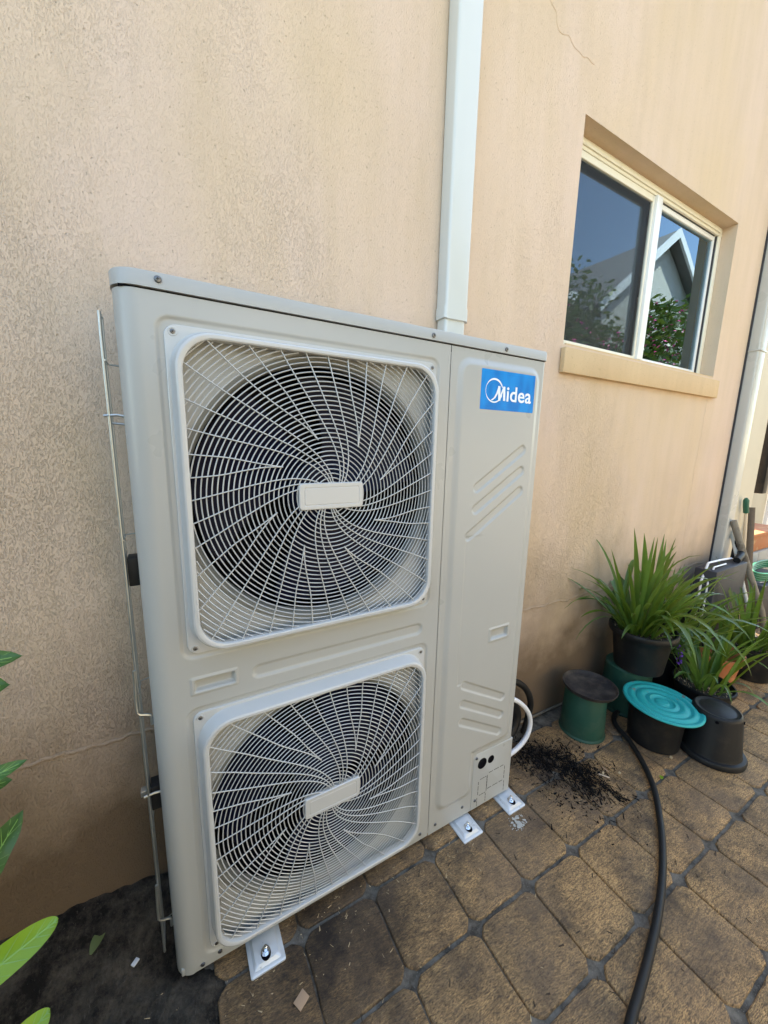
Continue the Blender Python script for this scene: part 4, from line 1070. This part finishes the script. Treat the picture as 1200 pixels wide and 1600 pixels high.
for k in range(7):
    b0 = Vector((-.42+r4.uniform(-.1,.1), -.25+r4.uniform(-.1,.1), GZ)); tp = b0+Vector((r4.uniform(-.30,.12), r4.uniform(-.35,.30), r4.uniform(.7,1.5)))
    if tp.x > -.24: tp.x = -.24
    pts = smoothpath([b0, b0.lerp(tp, .5)+Vector((r4.uniform(-.05,.03), r4.uniform(-.05,.05), 0)), tp], 6)
    MB().tube(pts, [.007*(1-.7*i/(len(pts)-1)) for i in range(len(pts))], 6).build('stem', M['bark'], sh)
    for q in range(16):
        u = r4.uniform(.25, 1); p0 = pts[int(u*(len(pts)-1))]; a = r4.uniform(0, 6.28)
        dr = Vector((math.cos(a), math.sin(a), r4.uniform(-.3,.5)))
        if p0.x+dr.x*.13 > -.20: dr.x = -abs(dr.x)
        oval_leaf(sh, p0, dr, (0,0,1), r4.uniform(.08,.13), r4.uniform(.035,.055), M['darkleaf'], .5)
for q in range(620):  # dense low leaves out of view, added to shade the lower left wall
    p0 = Vector((-.37-abs(r4.gauss(0, .15)), r4.uniform(-.18, .17), r4.uniform(.0, .60))); a = r4.uniform(0, 6.28)
    oval_leaf(sh, p0, (math.cos(a)*.6-.3, math.sin(a), r4.uniform(-.4,.5)), (0,0,1), r4.uniform(.08,.12), r4.uniform(.04,.055), M['darkleaf'], .5)
for (base, tip, wd, mm, dr_) in (((-.19,-.21,.862),(-.099,-.2,.856),.028,'darkleaf',.5), ((-.19,-.20,.835),(-.114,-.2,.825),.034,'darkleaf',.6),
        ((-.175,-.21,.725),(-.108,-.2,.735),.018,'darkleaf',.3), ((-.18,-.19,.71),(-.125,-.2,.712),.022,'darkleaf',.6), ((-.165,-.21,.600),(-.118,-.2,.672),.030,'darkleaf',.2),
        ((-.105,-.45,.757),(-.030,-.45,.786),.018,'limeleaf',.25), ((-.105,-.46,.676),(-.040,-.45,.716),.021,'limeleaf',.3)):
    b_ = Vector(base); tpv = Vector(tip); d = tpv-b_
    oval_leaf(sh, b_, d+Vector((0,0,d.length*dr_*.45)), Vector((.1,-.75,.9)), d.length*1.04, wd, M[mm], dr_, blunt=mm == 'limeleaf', veins=True)

# ------------------------------------------------------------------ behind the camera: fence, an added light-blocking hedge, and the neighbour's house (seen in the window)
def leafcloud(mb, rnd_, c, rad, n, size, squash=1):
    for k in range(n):
        while True:
            q = Vector((rnd_.uniform(-1,1), rnd_.uniform(-1,1), rnd_.uniform(-1,1)))
            if .35 < q.length < 1: break
        p0 = Vector(c)+Vector((q.x*rad[0], q.y*rad[1], q.z*rad[2]))
        a = Vector((rnd_.uniform(-1,1), rnd_.uniform(-1,1), rnd_.uniform(-.6,.6))).normalized(); b_ = a.orthogonal().normalized(); s = size*rnd_.uniform(.6,1.3)
        mb.add([p0-a*s, p0+b_*s*.4, p0+a*s, p0-b_*s*.4], [(0,1,2,3)])
r5 = random.Random(9)
fe = empty('fence', (1.0,-3.05,GZ), 'pale timber paling fence along the other side of the path', 'fence')
MB().box(-6, 9, -3.10, -3.06, .3, .38).build('rail', M['fence'], fe, flat=True); MB().box(-6, 9, -3.10, -3.06, 1.3, 1.38).build('rail', M['fence'], fe, flat=True)
for k in range(125):
    x = -6+.12*k
    MB().box(x, x+.112, -3.058, -3.04, GZ, 1.62+.01*math.sin(k*3.3)).build('paling', M['fence'], fe, flat=True)
added_hedge = empty('hedge', (-1.0,-2.55,GZ), 'dense dark hedge added out of view to block bounce light', 'hedge')  # unseen, added only to keep bounce light off the lower left
mb = MB()
for k in range(15):
    x = -5.5+.36*k; leafcloud(mb, r5, (x, -2.55+r5.uniform(-.1,.1), 1.35), (.50,.35,2.0-1.35+r5.uniform(-.2,.2)), 420, .075)
tag(mb.build('crown', M['hedge'], added_hedge, flat=True), kind='stuff')
mb = MB()
for k in range(6): mb.tube([(-5.2+.75*k,-2.55,GZ),(-5.15+.75*k,-2.52,1.6)], [.05,.03], 7)
mb.build('trunk', M['bark'], added_hedge)
t = empty('bougainvillea', (13.4,-4.4,GZ), 'pink flowering bougainvillea climbing in front of the neighbouring gable', 'shrub')
mb = MB(); mp_ = MB()
for (x, y, z, r_) in ((13.6,-4.5,4.7,1.0),(12.3,-4.4,4.0,1.0),(11.2,-4.4,4.2,.8),(14.2,-4.5,3.6,1.0),(13.2,-4.3,2.2,1.3),(11.2,-4.3,2.4,1.3),(9.4,-4.3,2.2,1.3),(12.0,-4.3,1.2,1.5),(8.0,-4.3,1.8,1.4),(10,-4.3,1.0,1.5),(6.5,-4.3,2.4,1.5),(7.6,-4.4,3.0,1.2),(5.0,-4.3,2.3,1.5),(9.0,-4.4,3.1,1.0),(10.5,-4.4,3.4,.8)):
    leafcloud(mb, r5, (x,y,z), (r_,.4,r_*.9), 330, .12); leafcloud(mp_, r5, (x,y+.12,z), (r_,.42,r_*.9), 70, .045)
tag(mb.build('crown', M['hedge'], t, flat=True), kind='stuff'); tag(mp_.build('petal', M['pink'], t, flat=True), kind='stuff')
MB().tube([(13.0,-4.5,GZ),(13.2,-4.5,3.5)], [.08,.04], 8).build('trunk', M['bark'], t)
tr = empty('tree', (6.5,-4.7,GZ), 'row of dark bushy trees along the neighbouring house seen in the window reflection', 'trees')
mb = MB()
for k in range(13):
    x = 3.2+.52*k; leafcloud(mb, r5, (x, -4.75, 2.75+.2*math.sin(k*2.1)), (.75,.35,2.5), 520, .11)
tag(mb.build('crown', M['hedge'], tr, flat=True), kind='stuff')
mb = MB()
for k in range(7): mb.tube([(3.4+1.0*k,-4.75,GZ),(3.5+1.0*k,-4.75,3.2)], [.08,.04], 8)
mb.build('trunk', M['bark'], tr)
nb = empty('neighbour_house', (12.9,-8,GZ), 'neighbouring house with a white trimmed grey gable seen in the window reflection', 'house')
px_, pz_, ez, hw = 12.25, 6.72, 4.6, 2.75
mb = MB(); mb.add([(px_-hw,-5,GZ),(px_+hw,-5,GZ),(px_+hw,-5,ez),(px_,-5,pz_-.05),(px_-hw,-5,ez),(px_-hw,-11,GZ),(px_+hw,-11,GZ),(px_+hw,-11,ez),(px_,-11,pz_-.05),(px_-hw,-11,ez)],
       [(0,1,2,3,4),(5,9,8,7,6),(0,4,9,5),(1,6,7,2)])
mb.box(0.5, px_-hw-.01, -11, -5.6, GZ, 4.8)
mb.build('wall', M['brickwall'], nb, flat=True)
mb = MB()
for s_ in (-1, 1):
    mb.loft([[(px_+s_*(hw+.3), -4.7, ez-.23), (px_, -4.7, pz_), (px_, -4.7, pz_+.1), (px_+s_*(hw+.3), -4.7, ez-.13)], [(px_+s_*(hw+.3), -11, ez-.23), (px_, -11, pz_), (px_, -11, pz_+.1), (px_+s_*(hw+.3), -11, ez-.13)]])
mb.add([(0.2,-5.3,4.78),(px_-hw-.3,-5.3,4.78),(px_-hw-.3,-8.3,6.35),(0.2,-8.3,6.35)], [(0,1,2,3)]); mb.add([(0.2,-11.3,4.78),(px_-hw-.3,-11.3,4.78),(px_-hw-.3,-8.3,6.35),(0.2,-8.3,6.35)], [(3,2,1,0)])
mb.build('roof', M['rooftile'], nb, flat=True)
mb = MB()
for s_ in (-1, 1):
    mb.loft([[(px_+s_*(hw+.3), -4.72, ez-.34), (px_, -4.72, pz_-.11), (px_, -4.72, pz_+.12), (px_+s_*(hw+.3), -4.72, ez-.11)], [(px_+s_*(hw+.3), -4.66, ez-.34), (px_, -4.66, pz_-.11), (px_, -4.66, pz_+.12), (px_+s_*(hw+.3), -4.66, ez-.11)]])
mb.box(0.2, px_-hw-.3, -5.34, -5.26, 4.66, 4.84)
mb.build('fascia', M['white'], nb, flat=True)

for o in bpy.data.objects:
    if '_w' in o: del o['_w']
